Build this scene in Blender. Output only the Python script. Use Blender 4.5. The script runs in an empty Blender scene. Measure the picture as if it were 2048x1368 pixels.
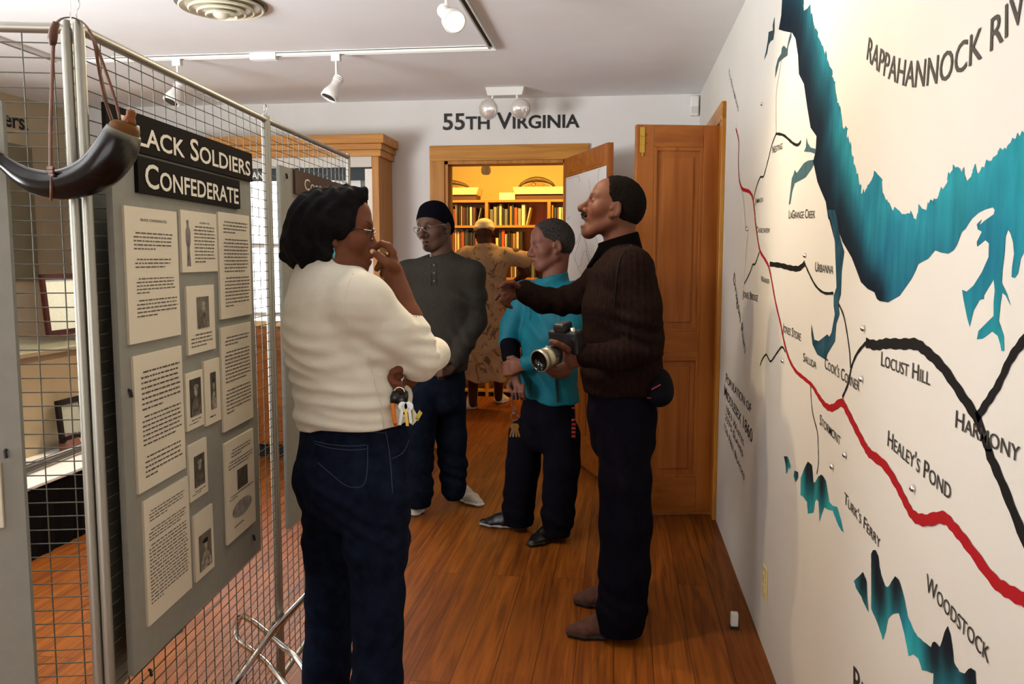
import bpy, bmesh, math, random
import numpy as np
from mathutils import Vector as V, Matrix as M
from mathutils.geometry import delaunay_2d_cdt
sc = bpy.context.scene
COL = sc.collection
random.seed(7)
PI = math.pi
# ---------------------------------------------------------------- camera (metres; Y into the room, X right, Z up)
F_PX, YAW, PITCH, ROLL, CAM_Z = 1671.0, .12695, .09875, .001, 1.40
_f = V((-math.sin(YAW)*math.cos(PITCH), math.cos(YAW)*math.cos(PITCH), -math.sin(PITCH)))
_r0 = V((math.cos(YAW), math.sin(YAW), 0)); _u0 = _r0.cross(_f)
_r = _r0*math.cos(ROLL)+_u0*math.sin(ROLL); _u = _u0*math.cos(ROLL)-_r0*math.sin(ROLL)
cam = bpy.data.cameras.new('camera'); camo = bpy.data.objects.new('camera', cam); COL.objects.link(camo)
cam.sensor_fit = 'HORIZONTAL'; cam.sensor_width = 36.0; cam.lens = F_PX/2048*36; cam.clip_start = .05
camo.matrix_world = M(((_r.x, _u.x, -_f.x, 0), (_r.y, _u.y, -_f.y, 0), (_r.z, _u.z, -_f.z, CAM_Z), (0, 0, 0, 1)))
sc.camera = camo
# ---------------------------------------------------------------- colour management, world, lights
sc.view_settings.view_transform = 'Standard'; sc.view_settings.look = 'None'
sc.view_settings.gamma = 1.0; sc.view_settings.use_curve_mapping = False
sc.view_settings.exposure = 0.0
sc.cycles.use_denoising = True
try: sc.cycles.denoiser = 'OPENIMAGEDENOISE'
except Exception: pass
sc.cycles.max_bounces = 7; sc.cycles.diffuse_bounces = 4; sc.cycles.glossy_bounces = 3
sc.cycles.transmission_bounces = 6; sc.cycles.transparent_max_bounces = 8
sc.cycles.caustics_reflective = False; sc.cycles.caustics_refractive = False
sc.cycles.sample_clamp_indirect = 6.0
w = bpy.data.worlds.new('overcast_sky'); sc.world = w; w.use_nodes = True
_n = w.node_tree.nodes; _bg = _n['Background']
_bg.inputs[0].default_value = (.93, .97, 1.0, 1); _bg.inputs[1].default_value = 2.2

def light(name, kind, loc, energy, color, aim=None, **kw):
    l = bpy.data.lights.new(name, kind); l.energy = energy; l.color = color
    for k, v in kw.items(): setattr(l, k, v)
    o = bpy.data.objects.new(name, l); COL.objects.link(o); o.location = loc
    if aim is not None:
        o.rotation_euler = (V(aim)-V(loc)).to_track_quat('-Z', 'Y').to_euler()
    return o
WARM = (1.0, .78, .5)
# daylight through the tall window behind the built-in cabinet (left part of the back wall)
light('daylight_back_window', 'AREA', (-2.55, 6.12, 1.55), 60, (.95, .98, 1.0), aim=(-2.2, 2.5, 1.7), shape='RECTANGLE', size=1.3, size_y=1.15)
# daylight through the windows of the left wall; then fill light added at an unseen window behind the photographer
light('daylight_left_window', 'AREA', (-4.1, 1.0, 1.5), 330, (.95, .975, 1.0), aim=(-3.1, 1.7, 2.75), shape='RECTANGLE', size=2.2, size_y=1.5, spread=math.radians(125))
light('fill_behind_camera', 'AREA', (-1.6, -2.4, 1.5), 50, (1.0, .97, .93), aim=(-1.0, 1.5, 2.5), shape='RECTANGLE', size=2.4, size_y=1.6)

def at(px, py, **k):
    """the point of the plane X=, Y= or Z= seen at picture point (px, py)"""
    d = _f + _r*((px-1024)/F_PX) - _u*((py-684)/F_PX)
    (a, c), = k.items(); i = 'XYZ'.index(a)
    o = V((0, 0, CAM_Z)); return o + d*((c-o[i])/d[i])
def on(px, py, p0, n):
    """the same for the plane through p0 with normal n"""
    d = _f + _r*((px-1024)/F_PX) - _u*((py-684)/F_PX)
    o = V((0, 0, CAM_Z)); return o + d*((V(p0)-o).dot(n)/d.dot(n))
# ---------------------------------------------------------------- materials
def lin(c):
    if isinstance(c, str):
        c = tuple(int(c[i:i+2], 16)/255 for i in (0, 2, 4))
    return tuple((x/12.92 if x <= .04045 else ((x+.055)/1.055)**2.4) for x in c)
MATS = {}
def mat(name, col, rough=.6, metal=0.0, spec=.5, noise=0.0, nscale=20.0, stretch=(1, 1, 1), bump=0.0, bscale=None, col2=None,
        trans=0.0, emit=0.0, coat=0.0, sheen=0.0, attr=None, ior=1.45, detail=4.0, alpha=1.0):
    if name in MATS: return MATS[name]
    m = bpy.data.materials.new(name); m.use_nodes = True; MATS[name] = m
    nt = m.node_tree; b = nt.nodes['Principled BSDF']; L = nt.links.new
    c = lin(col); b.inputs['Base Color'].default_value = (*c, 1)
    b.inputs['Roughness'].default_value = rough; b.inputs['Metallic'].default_value = metal
    b.inputs['Specular IOR Level'].default_value = spec; b.inputs['IOR'].default_value = ior
    b.inputs['Transmission Weight'].default_value = trans; b.inputs['Coat Weight'].default_value = coat
    b.inputs['Sheen Weight'].default_value = sheen; b.inputs['Alpha'].default_value = alpha
    if emit:
        b.inputs['Emission Color'].default_value = (*c, 1); b.inputs['Emission Strength'].default_value = emit
    out = None
    if attr:
        a = nt.nodes.new('ShaderNodeAttribute'); a.attribute_name = attr; out = a.outputs['Color']
    if noise or bump or col2:
        tc = nt.nodes.new('ShaderNodeTexCoord'); mp = nt.nodes.new('ShaderNodeMapping'); L(tc.outputs['Object'], mp.inputs[0])
        mp.inputs['Scale'].default_value = stretch
        nz = nt.nodes.new('ShaderNodeTexNoise'); nz.inputs['Scale'].default_value = nscale; nz.inputs['Detail'].default_value = detail
        L(mp.outputs[0], nz.inputs['Vector'])
        if noise or col2:
            rp = nt.nodes.new('ShaderNodeValToRGB')
            if col2: a0, a1 = c, lin(col2)
            else: a0, a1 = tuple(x*(1-noise) for x in c), tuple(min(1, x*(1+noise)) for x in c)
            rp.color_ramp.elements[0].position = .3; rp.color_ramp.elements[1].position = .7
            rp.color_ramp.elements[0].color = (*a0, 1); rp.color_ramp.elements[1].color = (*a1, 1)
            L(nz.outputs['Fac'], rp.inputs[0])
            if out is not None:
                mx = nt.nodes.new('ShaderNodeMix'); mx.data_type = 'RGBA'; mx.blend_type = 'MULTIPLY'; mx.inputs[0].default_value = 1
                L(out, mx.inputs[6]); L(rp.outputs[0], mx.inputs[7]); out = mx.outputs[2]
            else: out = rp.outputs[0]
        if bump:
            n2 = nt.nodes.new('ShaderNodeTexNoise'); n2.inputs['Scale'].default_value = bscale or nscale*3; n2.inputs['Detail'].default_value = 3
            L(mp.outputs[0], n2.inputs['Vector'])
            bp = nt.nodes.new('ShaderNodeBump'); bp.inputs['Strength'].default_value = bump; bp.inputs['Distance'].default_value = .004
            L(n2.outputs['Fac'], bp.inputs['Height']); L(bp.outputs[0], b.inputs['Normal'])
    if out is not None: L(out, b.inputs['Base Color'])
    return m
def wood(name, c1, c2, axis=2, rough=.42, scale=3.0, coat=.08):
    """planed softwood: long grain along one axis"""
    if name in MATS: return MATS[name]
    m = mat(name, c1, rough=rough, coat=coat, spec=.3)
    nt = m.node_tree; L = nt.links.new; b = nt.nodes['Principled BSDF']; b.inputs['Coat Roughness'].default_value = .25
    tc = nt.nodes.new('ShaderNodeTexCoord'); mp = nt.nodes.new('ShaderNodeMapping'); L(tc.outputs['Object'], mp.inputs[0])
    s = [9.0, 9.0, 9.0]; s[axis] = .55; mp.inputs['Scale'].default_value = s
    n1 = nt.nodes.new('ShaderNodeTexNoise'); n1.inputs['Scale'].default_value = scale; n1.inputs['Detail'].default_value = 6; n1.inputs['Distortion'].default_value = .8
    L(mp.outputs[0], n1.inputs['Vector'])
    rp = nt.nodes.new('ShaderNodeValToRGB'); L(n1.outputs['Fac'], rp.inputs[0])
    rp.color_ramp.elements[0].position = .32; rp.color_ramp.elements[1].position = .68
    rp.color_ramp.elements[0].color = (*lin(c2), 1); rp.color_ramp.elements[1].color = (*lin(c1), 1)
    L(rp.outputs[0], b.inputs['Base Color'])
    bp = nt.nodes.new('ShaderNodeBump'); bp.inputs['Strength'].default_value = .12; bp.inputs['Distance'].default_value = .002
    L(n1.outputs['Fac'], bp.inputs['Height']); L(bp.outputs[0], b.inputs['Normal'])
    return m
# ---------------------------------------------------------------- mesh builder
def rotm(ax, ay, az):
    """3x3 with these columns"""
    return M((tuple(ax), tuple(ay), tuple(az))).transposed()
class MB:
    def __init__(s): s.v = []; s.f = []; s.mi = []; s.k = 0
    def add(s, vs, fs):
        o = len(s.v); s.v += [tuple(q) for q in vs]; s.f += [tuple(i+o for i in q) for q in fs]; s.mi += [s.k]*len(fs); return s
    def box(s, c, d, R=None):
        c = V(c); vs = []
        for z in (-.5, .5):
            for y in (-.5, .5):
                for x in (-.5, .5):
                    q = V((x*d[0], y*d[1], z*d[2])); vs.append(c+(R @ q if R else q))
        return s.add(vs, [(0, 2, 3, 1), (4, 5, 7, 6), (0, 1, 5, 4), (2, 6, 7, 3), (0, 4, 6, 2), (1, 3, 7, 5)])
    def bx(s, x0, x1, y0, y1, z0, z1):
        return s.box(((x0+x1)/2, (y0+y1)/2, (z0+z1)/2), (abs(x1-x0), abs(y1-y0), abs(z1-z0)))
    def prism(s, pts, off):
        """polygon pts extruded by off"""
        n = len(pts); off = V(off); vs = [V(q) for q in pts]+[V(q)+off for q in pts]
        fs = [tuple(range(n))[::-1], tuple(range(n, 2*n))]+[(i, (i+1) % n, n+(i+1) % n, n+i) for i in range(n)]
        return s.add(vs, fs)
    def tube(s, pts, r, n=10, cap=True, closed=False, flat=1.0, up=None):
        pts = [V(q) for q in pts]; N = len(pts); rs = r if isinstance(r, (list, tuple)) else [r]*N
        vs = []; fs = []; prev = None
        for i, q in enumerate(pts):
            if closed: t = pts[(i+1) % N]-pts[i-1]
            else: t = pts[min(i+1, N-1)]-pts[max(i-1, 0)]
            t.normalize()
            if prev is None:
                a = V(up) if up else (V((0, 0, 1)) if abs(t.z) < .9 else V((1, 0, 0)))
            else: a = prev
            x = (a - t*a.dot(t)); x.normalize(); y = t.cross(x); prev = x
            for k in range(n):
                g = 2*PI*k/n; vs.append(q+(x*math.cos(g)+y*math.sin(g)*flat)*rs[i])
        for i in range(N if closed else N-1):
            j = (i+1) % N
            for k in range(n): fs.append((i*n+k, i*n+(k+1) % n, j*n+(k+1) % n, j*n+k))
        if cap and not closed: fs += [tuple(range(n))[::-1], tuple((N-1)*n+k for k in range(n))]
        return s.add(vs, fs)
    def lathe(s, prof, c, R=None, n=20, sx=1.0, sy=1.0):
        c = V(c); vs = []; fs = []
        for r, z in prof:
            for k in range(n):
                g = 2*PI*k/n; q = V((r*math.cos(g)*sx, r*math.sin(g)*sy, z)); vs.append(c+(R @ q if R else q))
        for i in range(len(prof)-1):
            for k in range(n): fs.append((i*n+k, i*n+(k+1) % n, (i+1)*n+(k+1) % n, (i+1)*n+k))
        fs += [tuple(range(n))[::-1], tuple((len(prof)-1)*n+k for k in range(n))]
        return s.add(vs, fs)
    def build(s, name, m, parent=None, smooth=False, bevel=0.0, loc=None):
        me = bpy.data.meshes.new(name); me.from_pydata([tuple(q) for q in s.v], [], s.f)
        for x in (m if isinstance(m, (list, tuple)) else [m]): me.materials.append(x)
        if s.k: me.polygons.foreach_set('material_index', s.mi)
        if smooth: me.polygons.foreach_set('use_smooth', [True]*len(me.polygons))
        me.update()
        o = bpy.data.objects.new(name, me); COL.objects.link(o)
        if parent is not None: attach(o, parent)
        if bevel:
            b = o.modifiers.new('edge', 'BEVEL'); b.width = bevel; b.segments = 2; b.limit_method = 'ANGLE'; b.angle_limit = .6
        if smooth and smooth != 'all':
            md = None
            try: me.set_sharp_from_angle(angle=.9)
            except Exception: pass
        return o
def attach(o, parent):
    """parent without moving: all parents sit at an Empty with identity rotation"""
    # a mesh parent carries its place in its vertices, so only the Empty at the root has an offset to undo
    o.parent = parent; o.matrix_parent_inverse = M.Translation(-parent.location)
def tag(o, label, cat, group=None, kind=None):
    o['label'] = label; o['category'] = cat
    if group: o['group'] = group
    if kind: o['kind'] = kind
    return o
def thing(name, label, cat, loc=(0, 0, 0), group=None):
    o = bpy.data.objects.new(name, None); COL.objects.link(o); o.location = loc; o.empty_display_size = .1
    return tag(o, label, cat, group)
def struct(name, mb, m, parent=None, **k):
    o = mb.build(name, m, parent, **k)
    if parent is None: o['kind'] = 'structure'
    return o
# ---------------------------------------------------------------- lettering
_TC = {}
def glyphs(txt, caps=False, bold=0.0, res=3):
    """flat outline mesh of a line of text: (verts 2D array, faces); cap height 1, starts at x = 0"""
    key = (txt, caps, bold)
    if key in _TC: return _TC[key]
    cu = bpy.data.curves.new('lettering', 'FONT'); cu.body = txt; cu.size = 1.0; cu.offset = bold; cu.resolution_u = res
    cu.fill_mode = 'FRONT'; cu.extrude = 0; cu.small_caps_scale = .78
    if caps:
        for i, ch in enumerate(txt):
            if ch.islower(): cu.body_format[i].use_small_caps = True
    o = bpy.data.objects.new('lettering', cu); COL.objects.link(o)
    dg = bpy.context.evaluated_depsgraph_get(); ev = o.evaluated_get(dg); me = ev.to_mesh()
    vs = np.array([v.co[:2] for v in me.vertices]); fs = [tuple(p.vertices) for p in me.polygons]
    ev.to_mesh_clear(); bpy.data.objects.remove(o); bpy.data.curves.remove(cu)
    vs[:, 0] -= vs[:, 0].min(); vs /= .73
    _TC[key] = (vs, fs); return _TC[key]
def text_on(mb, txt, o, u, vdir, h, width=None, caps=False, bold=0.0):
    """lettering with lower left corner o, along u, up vdir, cap height h, optionally squeezed to a width"""
    vs, fs = glyphs(txt, caps, bold); o, u, vdir = V(o), V(u).normalized(), V(vdir).normalized()
    sx = h if width is None else width/vs[:, 0].max()
    mb.add([o+u*(x*sx)+vdir*(y*h) for x, y in vs], fs)
    return mb
# ---------------------------------------------------------------- the room
XR, XL, YB, YF, HC = .536, -4.2, 6.0, -2.4, 2.533
m_wall = mat('white_wall_paint', 'e2e0dc', rough=.85, spec=.2, noise=.02, nscale=4, bump=.05, bscale=140)
m_wallw = mat('cream_wall_paint', 'dcd8cf', rough=.75, spec=.25, noise=.02, nscale=3, bump=.05, bscale=140)
m_wallb = mat('beige_wall_paint', 'cfc0a0', rough=.85, spec=.2, noise=.03, nscale=4)
m_ceil = mat('ceiling_paint', 'efeff0', rough=.9, spec=.15, noise=.015, nscale=5, bump=.04, bscale=90)
m_liby = mat('yellow_wall_paint', 'e6c877', rough=.8, spec=.2, noise=.03, nscale=4)
m_pine = wood('honey_pine_upright', 'bd8232', 'a0641f', 2)
m_pinex = wood('honey_pine_across', 'c48a38', 'a66c24', 0)
m_piney = wood('honey_pine_deep', 'bd8232', 'a0641f', 1)
m_door = wood('red_fir_upright', 'a86428', '8a4a18', 2, scale=2.0)
m_doorx = wood('red_fir_across', 'a86428', '8a4a18', 0, scale=2.0)
m_white = mat('white_enamel', 'e8e6e0', rough=.4)
m_black = mat('black_paint', '15130f', rough=.55)
m_brass = mat('brass', 'c8a24a', rough=.25, metal=1)
m_glass = mat('clear_glass', 'ffffff', rough=.02, trans=1.0, ior=1.1, spec=.4)

def floor_mat():
    m = mat('pine_floor_planks', '8a4a1c', rough=.5, spec=.22, coat=.04)
    nt = m.node_tree; L = nt.links.new; N = nt.nodes.new; b = nt.nodes['Principled BSDF']; b.inputs['Coat Roughness'].default_value = .3
    tc = N('ShaderNodeTexCoord'); mp = N('ShaderNodeMapping'); mp.inputs['Rotation'].default_value = (0, 0, PI/2); L(tc.outputs['Object'], mp.inputs[0])
    br = N('ShaderNodeTexBrick'); br.inputs['Scale'].default_value = 1; br.inputs['Brick Width'].default_value = 2.6; br.inputs['Row Height'].default_value = .135
    br.inputs['Mortar Size'].default_value = .0016; br.offset = .37; br.inputs['Bias'].default_value = 0
    br.inputs['Color1'].default_value = (0, 0, 0, 1); br.inputs['Color2'].default_value = (1, 1, 1, 1); br.inputs['Mortar'].default_value = (.5, .5, .5, 1)
    L(mp.outputs[0], br.inputs[0])
    m2 = N('ShaderNodeMapping'); m2.inputs['Scale'].default_value = (16, .7, 1); L(tc.outputs['Object'], m2.inputs[0])
    ad = N('ShaderNodeVectorMath'); ad.operation = 'ADD'; L(m2.outputs[0], ad.inputs[0])
    sc_ = N('ShaderNodeVectorMath'); sc_.operation = 'SCALE'; sc_.inputs['Scale'].default_value = 7; L(br.outputs['Color'], sc_.inputs[0]); L(sc_.outputs[0], ad.inputs[1])
    nz = N('ShaderNodeTexNoise'); nz.inputs['Scale'].default_value = 2.4; nz.inputs['Detail'].default_value = 7; nz.inputs['Distortion'].default_value = 1.2; L(ad.outputs[0], nz.inputs['Vector'])
    rp = N('ShaderNodeValToRGB'); L(nz.outputs['Fac'], rp.inputs[0])
    rp.color_ramp.elements[0].position = .3; rp.color_ramp.elements[1].position = .7
    rp.color_ramp.elements[0].color = (*lin('5e2d0b'), 1); rp.color_ramp.elements[1].color = (*lin('945418'), 1)
    mx = N('ShaderNodeMix'); mx.data_type = 'RGBA'; mx.blend_type = 'MULTIPLY'; mx.inputs[0].default_value = .5
    r2 = N('ShaderNodeValToRGB'); r2.color_ramp.elements[0].color = (.62, .55, .5, 1); r2.color_ramp.elements[1].color = (1.15, 1.1, 1.0, 1); L(br.outputs['Color'], r2.inputs[0])
    L(rp.outputs[0], mx.inputs[6]); L(r2.outputs[0], mx.inputs[7])
    m3 = N('ShaderNodeMix'); m3.data_type = 'RGBA'; m3.blend_type = 'MULTIPLY'; L(br.outputs['Fac'], m3.inputs[0]); L(mx.outputs[2], m3.inputs[6]); m3.inputs[7].default_value = (.3, .25, .2, 1)
    L(m3.outputs[2], b.inputs['Base Color'])
    bp = N('ShaderNodeBump'); bp.inputs['Strength'].default_value = .25; bp.inputs['Distance'].default_value = .002; bp.invert = True
    L(br.outputs['Fac'], bp.inputs['Height']); L(bp.outputs[0], b.inputs['Normal'])
    return m
struct('floor', MB().bx(XL-.2, 1.6, YF-.2, 9.4, -.12, 0), floor_mat())
struct('ceiling', MB().bx(XL-.2, 1.6, YF-.2, 9.4, HC, HC+.12), m_ceil)
DX0, DX1, DZ = -1.253, -.379, 2.10          # library doorway
WX0, WX1, WZ0, WZ1 = -3.25, -1.86, .98, 2.02   # window behind the built-in cabinet
b = MB(); t = .14
b.bx(XL, WX0, YB, YB+t, 0, HC); b.bx(WX0, WX1, YB, YB+t, 0, WZ0); b.bx(WX0, WX1, YB, YB+t, WZ1, HC)
b.bx(WX1, DX0, YB, YB+t, 0, HC); b.bx(DX0, DX1, YB, YB+t, DZ, HC); b.bx(DX1, XR+.14, YB, YB+t, 0, HC)
struct('wall_back', b, m_wall)
# right wall with the opening of the double door
RY0, RY1, RZ = 4.585, 5.465, 2.115
b = MB(); b.bx(XR, XR+t, YF, RY0, 0, HC); b.bx(XR, XR+t, RY0, RY1, RZ, HC); b.bx(XR, XR+t, RY1, YB, 0, HC)
struct('wall_right', b, m_wallw)
b = MB(); b.bx(XL-t, XL, YF, -.1, 0, HC); b.bx(XL-t, XL, -.1, 2.1, 0, .75); b.bx(XL-t, XL, -.1, 2.1, 2.25, HC); b.bx(XL-t, XL, 2.1, YB+t, 0, HC)
struct('wall_left', b, m_wallb)
b = MB(); b.bx(XL-t, -2.8, YF-t, YF, 0, HC); b.bx(-2.8, -.4, YF-t, YF, 0, .7); b.bx(-2.8, -.4, YF-t, YF, 2.3, HC); b.bx(-.4, XR+t, YF-t, YF, 0, HC)
struct('wall_front', b, m_wall)
def mullions(name, y=None, x=None, a0=0, a1=1, z0=0, z1=1, nx=2, nz=2, w=.035, d=.05):
    """a window: one frame and its glazing bars; the panes are a child"""
    b = MB(); g = MB()
    def bar(p0, p1, q0, q1):
        b.bx(p0, p1, y-d/2, y+d/2, q0, q1) if y is not None else b.bx(x-d/2, x+d/2, p0, p1, q0, q1)
    for i in range(nx+1):
        c = a0+(a1-a0)*i/nx; bar(max(a0, c-w/2), min(a1, c+w/2), z0, z1)
    for i in range(nz+1):
        c = z0+(z1-z0)*i/nz; bar(a0, a1, max(z0, c-w/2), min(z1, c+w/2))
    o = struct(name, b, m_white)
    if y is not None: g.bx(a0, a1, y-.002, y+.002, z0, z1)
    else: g.bx(x-.002, x+.002, a0, a1, z0, z1)
    g.build('pane', m_glass, o)
    return o
mullions('window_1', y=YB+.07, a0=WX0, a1=WX1, z0=WZ0, z1=WZ1, nx=3, nz=2)
mullions('window_2', x=XL-.07, a0=-.1, a1=2.1, z0=.75, z1=2.25, nx=2, nz=2)
mullions('window_3', y=YF-.07, a0=-2.8, a1=-.4, z0=.7, z1=2.3, nx=2, nz=1)
# the library behind the doorway
b = MB(); b.bx(-3.4, 1.4, 9.1, 9.24, 0, HC); b.bx(-3.54, -3.4, YB+t, 9.24, 0, HC); b.bx(1.4, 1.54, YB+t, 9.24, 0, HC)
struct('wall_library', b, m_liby)
# door casings
def casing_back():
    cw = .108; b = MB()
    b.bx(DX0-cw, DX0, YB-.022, YB, 0, DZ+cw); b.bx(DX1, DX1+cw+.05, YB-.022, YB, 0, DZ+cw-.01)
    o = struct('trim_1', b, m_pine, bevel=.004)
    h = MB().bx(DX0-cw, DX1+cw+.05, YB-.026, YB, DZ, DZ+cw); h.build('head_casing', m_pinex, o, bevel=.004)
    j = MB(); j.bx(DX0, DX0+.022, YB-.01, YB+t+.01, 0, DZ); j.bx(DX1-.022, DX1, YB-.01, YB+t+.01, 0, DZ); j.bx(DX0, DX1, YB-.01, YB+t+.01, DZ-.022, DZ)
    j.bx(DX0+.022, DX0+.036, YB+.05, YB+.09, 0, DZ-.022)
    j.build('jamb', m_pine, o)
casing_back()
def casing_right():
    cw = .095; b = MB()
    b.bx(XR-.022, XR, RY0-cw, RY0, 0, RZ+cw); b.bx(XR-.022, XR, RY1, RY1+cw, 0, RZ+cw)
    o = struct('trim_2', b, m_pine, bevel=.004)
    MB().bx(XR-.026, XR, RY0-cw, RY1+cw, RZ, RZ+cw).build('head_casing', m_piney, o, bevel=.004)
    j = MB(); j.bx(XR-.01, XR+t, RY0, RY0+.02, 0, RZ); j.bx(XR-.01, XR+t, RY1-.02, RY1, 0, RZ); j.bx(XR-.01, XR+t, RY0, RY1, RZ-.02, RZ)
    j.build('jamb', m_pine, o)
casing_right()
def door_leaf(name, hinge, d, w, h, th=.04, rails=(.0, .83, .98), panels=None, lz=.015):
    """framed leaf from the hinge point along unit vector d; recessed panels between stiles and rails"""
    d = V((d[0], d[1], 0)).normalized(); n = V((-d.y, d.x, 0)); R = rotm(d, n, (0, 0, 1)); hx, hy = hinge
    def C(s, z, off=0): return V((hx, hy, 0))+d*s+n*off+V((0, 0, z))
    root = MB(); st = .095
    for s in (st/2, w-st/2): root.box(C(s, lz+h/2), (st, th, h), R)
    o = struct(name, root, m_door, bevel=.003)
    zs = [(0, .2), (.86, 1.0), (h-.115, h)]
    r = MB()
    for z0, z1 in zs: r.box(C(w/2, lz+(z0+z1)/2), (w-2*st, th, z1-z0), R)
    r.build('rail', m_doorx, o, bevel=.003)
    for z0, z1 in ((.2, .86), (1.0, h-.115)):
        p = MB()
        cols = 1 if w < .6 else 2
        pw = (w-2*st-(cols-1)*.08)/cols
        for c in range(cols):
            sc_ = st+pw*(c+.5)+c*.08
            p.box(C(sc_, lz+(z0+z1)/2), (pw, th*.35, z1-z0), R)
            # raised field with a planted moulding round it
            for a in (-1, 1):
                p.box(C(sc_, lz+(z0+z1)/2, a*.008), (pw-.1, .012, z1-z0-.1), R)
                p.box(C(sc_-pw/2+.009, lz+(z0+z1)/2, a*.013), (.018, .012, z1-z0), R); p.box(C(sc_+pw/2-.009, lz+(z0+z1)/2, a*.013), (.018, .012, z1-z0), R)
                p.box(C(sc_, lz+z0+.009, a*.013), (pw-.036, .012, .018), R); p.box(C(sc_, lz+z1-.009, a*.013), (pw-.036, .012, .018), R)
        if cols == 2: p.box(C(w/2, lz+(z0+z1)/2), (.08, th, z1-z0), R)
        p.build('panel', m_door, o, bevel=.002)
    return o, C, R
# open leaf of the narrow double door (faces the camera), and its partner, closed in the opening
leafA, CA, RA = door_leaf('door_2', (.522, 4.60), (-.978, -.205), .455, 2.085)
bolt = MB(); bolt.box(CA(.425, 2.02, .0225), (.026, .004, .13), RA); bolt.box(CA(.425, 1.985, .027), (.008, .006, .1), RA); bolt.box(CA(.425, 2.045, .028), (.02, .008, .012), RA); bolt.box(CA(.425, 2.0, .028), (.02, .008, .012), RA)
bolt.build('flush_bolt', m_brass, leafA)
hg = MB()
for z in (.25, 1.05, 1.9): hg.tube([CA(-.004, z-.045, .016), CA(-.004, z+.045, .016)], .006, 8)
hg.build('hinge', m_brass, leafA)
door_leaf('door_3', (XR+.06, RY1-.03), (0, -1, 0), .42, 2.07)
# library door: hinged on the right jamb, swung into this room
LH = (DX1+.005, YB-.04); LD = V((at(1219, 282, Z=2.08).x-LH[0], 5.16-LH[1], 0)).normalized()
leafB, CB, RB = door_leaf('door_1', LH, LD, .87, 2.085)
k = MB(); k.lathe([(.012, 0), (.012, .03), (.026, .04), (.03, .055), (.022, .07), (0.004, .073)], CB(.81, .96, -.02), rotm(LD, (0, 0, 1), (LD.y, -LD.x, 0)), 14)
k.build('knob', m_brass, leafB, smooth=True)
# ---------------------------------------------------------------- folding display screens: tube frames filled with wire mesh
m_tube = mat('satin_aluminium', 'a6a398', rough=.45, metal=.85)
m_wire = mat('galvanised_wire', '5c594e', rough=.5, metal=.4)
m_chrome = mat('chrome', 'dcdcdc', rough=.12, metal=1)
m_board = mat('grey_fabric_board', '8f8d83', rough=.9, spec=.15, noise=.04, nscale=40, bump=.1, bscale=600)
m_bedge = mat('pale_foam_edge', 'a9aaa2', rough=.9)
m_paper = mat('cream_card', 'ddd3bd', rough=.8, spec=.2)
m_ink = mat('grey_ink', '5a5048', rough=.8)
m_inkd = mat('black_ink', '1d1a18', rough=.7)
m_sign = mat('black_sign_board', '1c1715', rough=.85, spec=.08)
m_signw = mat('cream_sign_letters', 'e8e2d0', rough=.6)
ZT = 1.81; TR = .0096
def plan(px, py): q = at(px, py, Z=ZT-TR); return V((q.x, q.y, 0))
PA, PB, PC = plan(157, 53), plan(531, 238), plan(697, 313)
PL0 = at(0, 53, Z=ZT-TR); PLd = (V((PL0.x, PL0.y, 0))-plan(101, 55.5)).normalized()
UP = V((0, 0, 1))
class Panel:
    def __init__(s, a, b):
        s.a, s.b = V(a), V(b); s.L = (s.b-s.a).length; s.d = (s.b-s.a).normalized()
        s.n = V((s.d.y, -s.d.x, 0)); s.R = rotm(s.d, s.n, UP)        # n points to the corridor side
    def p(s, t, z, off=0): return s.a+s.d*t+UP*z+s.n*off
    def px(s, x, y, off=0):
        """(distance along, height) of the picture point on the plane off in front"""
        q = on(x, y, s.a+s.n*off, s.n); return (q-s.a).dot(s.d), q.z
SA, SB = Panel(PA-(PB-PA).normalized()*TR, PB-(PB-PA).normalized()*.001), Panel(PB+(PC-PB).normalized()*.001, PC)
_e = PA+PLd*.0205-PLd*TR                                          # the two end posts stand side by side
SL = Panel(_e+PLd*.93, _e)
if SL.n.dot(V((0, -1, 0))) < 0: SL.n = -SL.n
def screen(P, name, label):
    o = thing(name, label, 'display screen', P.p(P.L/2, 0), 'folding wire mesh display screens')
    z0 = .12
    for t in (TR, P.L-TR):
        b = MB(); b.tube([P.p(t, 0), P.p(t, ZT-.02), P.p(t, ZT)], [TR, TR, TR*.8], 14); b.build('post', m_tube, o, smooth=True)
    for z in (ZT-TR-.004, z0):
        b = MB(); b.tube([P.p(TR, z), P.p(P.L-TR, z)], TR*.95, 12); b.build('rail', m_tube, o, smooth=True)
    b = MB(); n = int((P.L-2*TR)/.0508)
    off = ((P.L-2*TR)-n*.0508)/2
    for i in range(n+1): t = TR+off+i*.0508; b.tube([P.p(t, z0), P.p(t, ZT-TR)], .0013, 5)
    k = int((ZT-TR-z0)/.0254)
    for i in range(1, k): b.tube([P.p(TR, z0+i*.0254, .0024), P.p(P.L-TR, z0+i*.0254, .0024)], .0012, 5)
    b.build('wire_mesh', m_wire, o, smooth=True)
    return o
sA = screen(SA, 'mesh_screen', 'tube framed wire mesh screen holding the grey board with the two black signs')
sB = screen(SB, 'mesh_screen', 'tube framed wire mesh screen behind the woman in the cream fleece')
sL = screen(SL, 'mesh_screen', 'tube framed wire mesh screen at the left edge, seen face on beside the horn')
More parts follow.
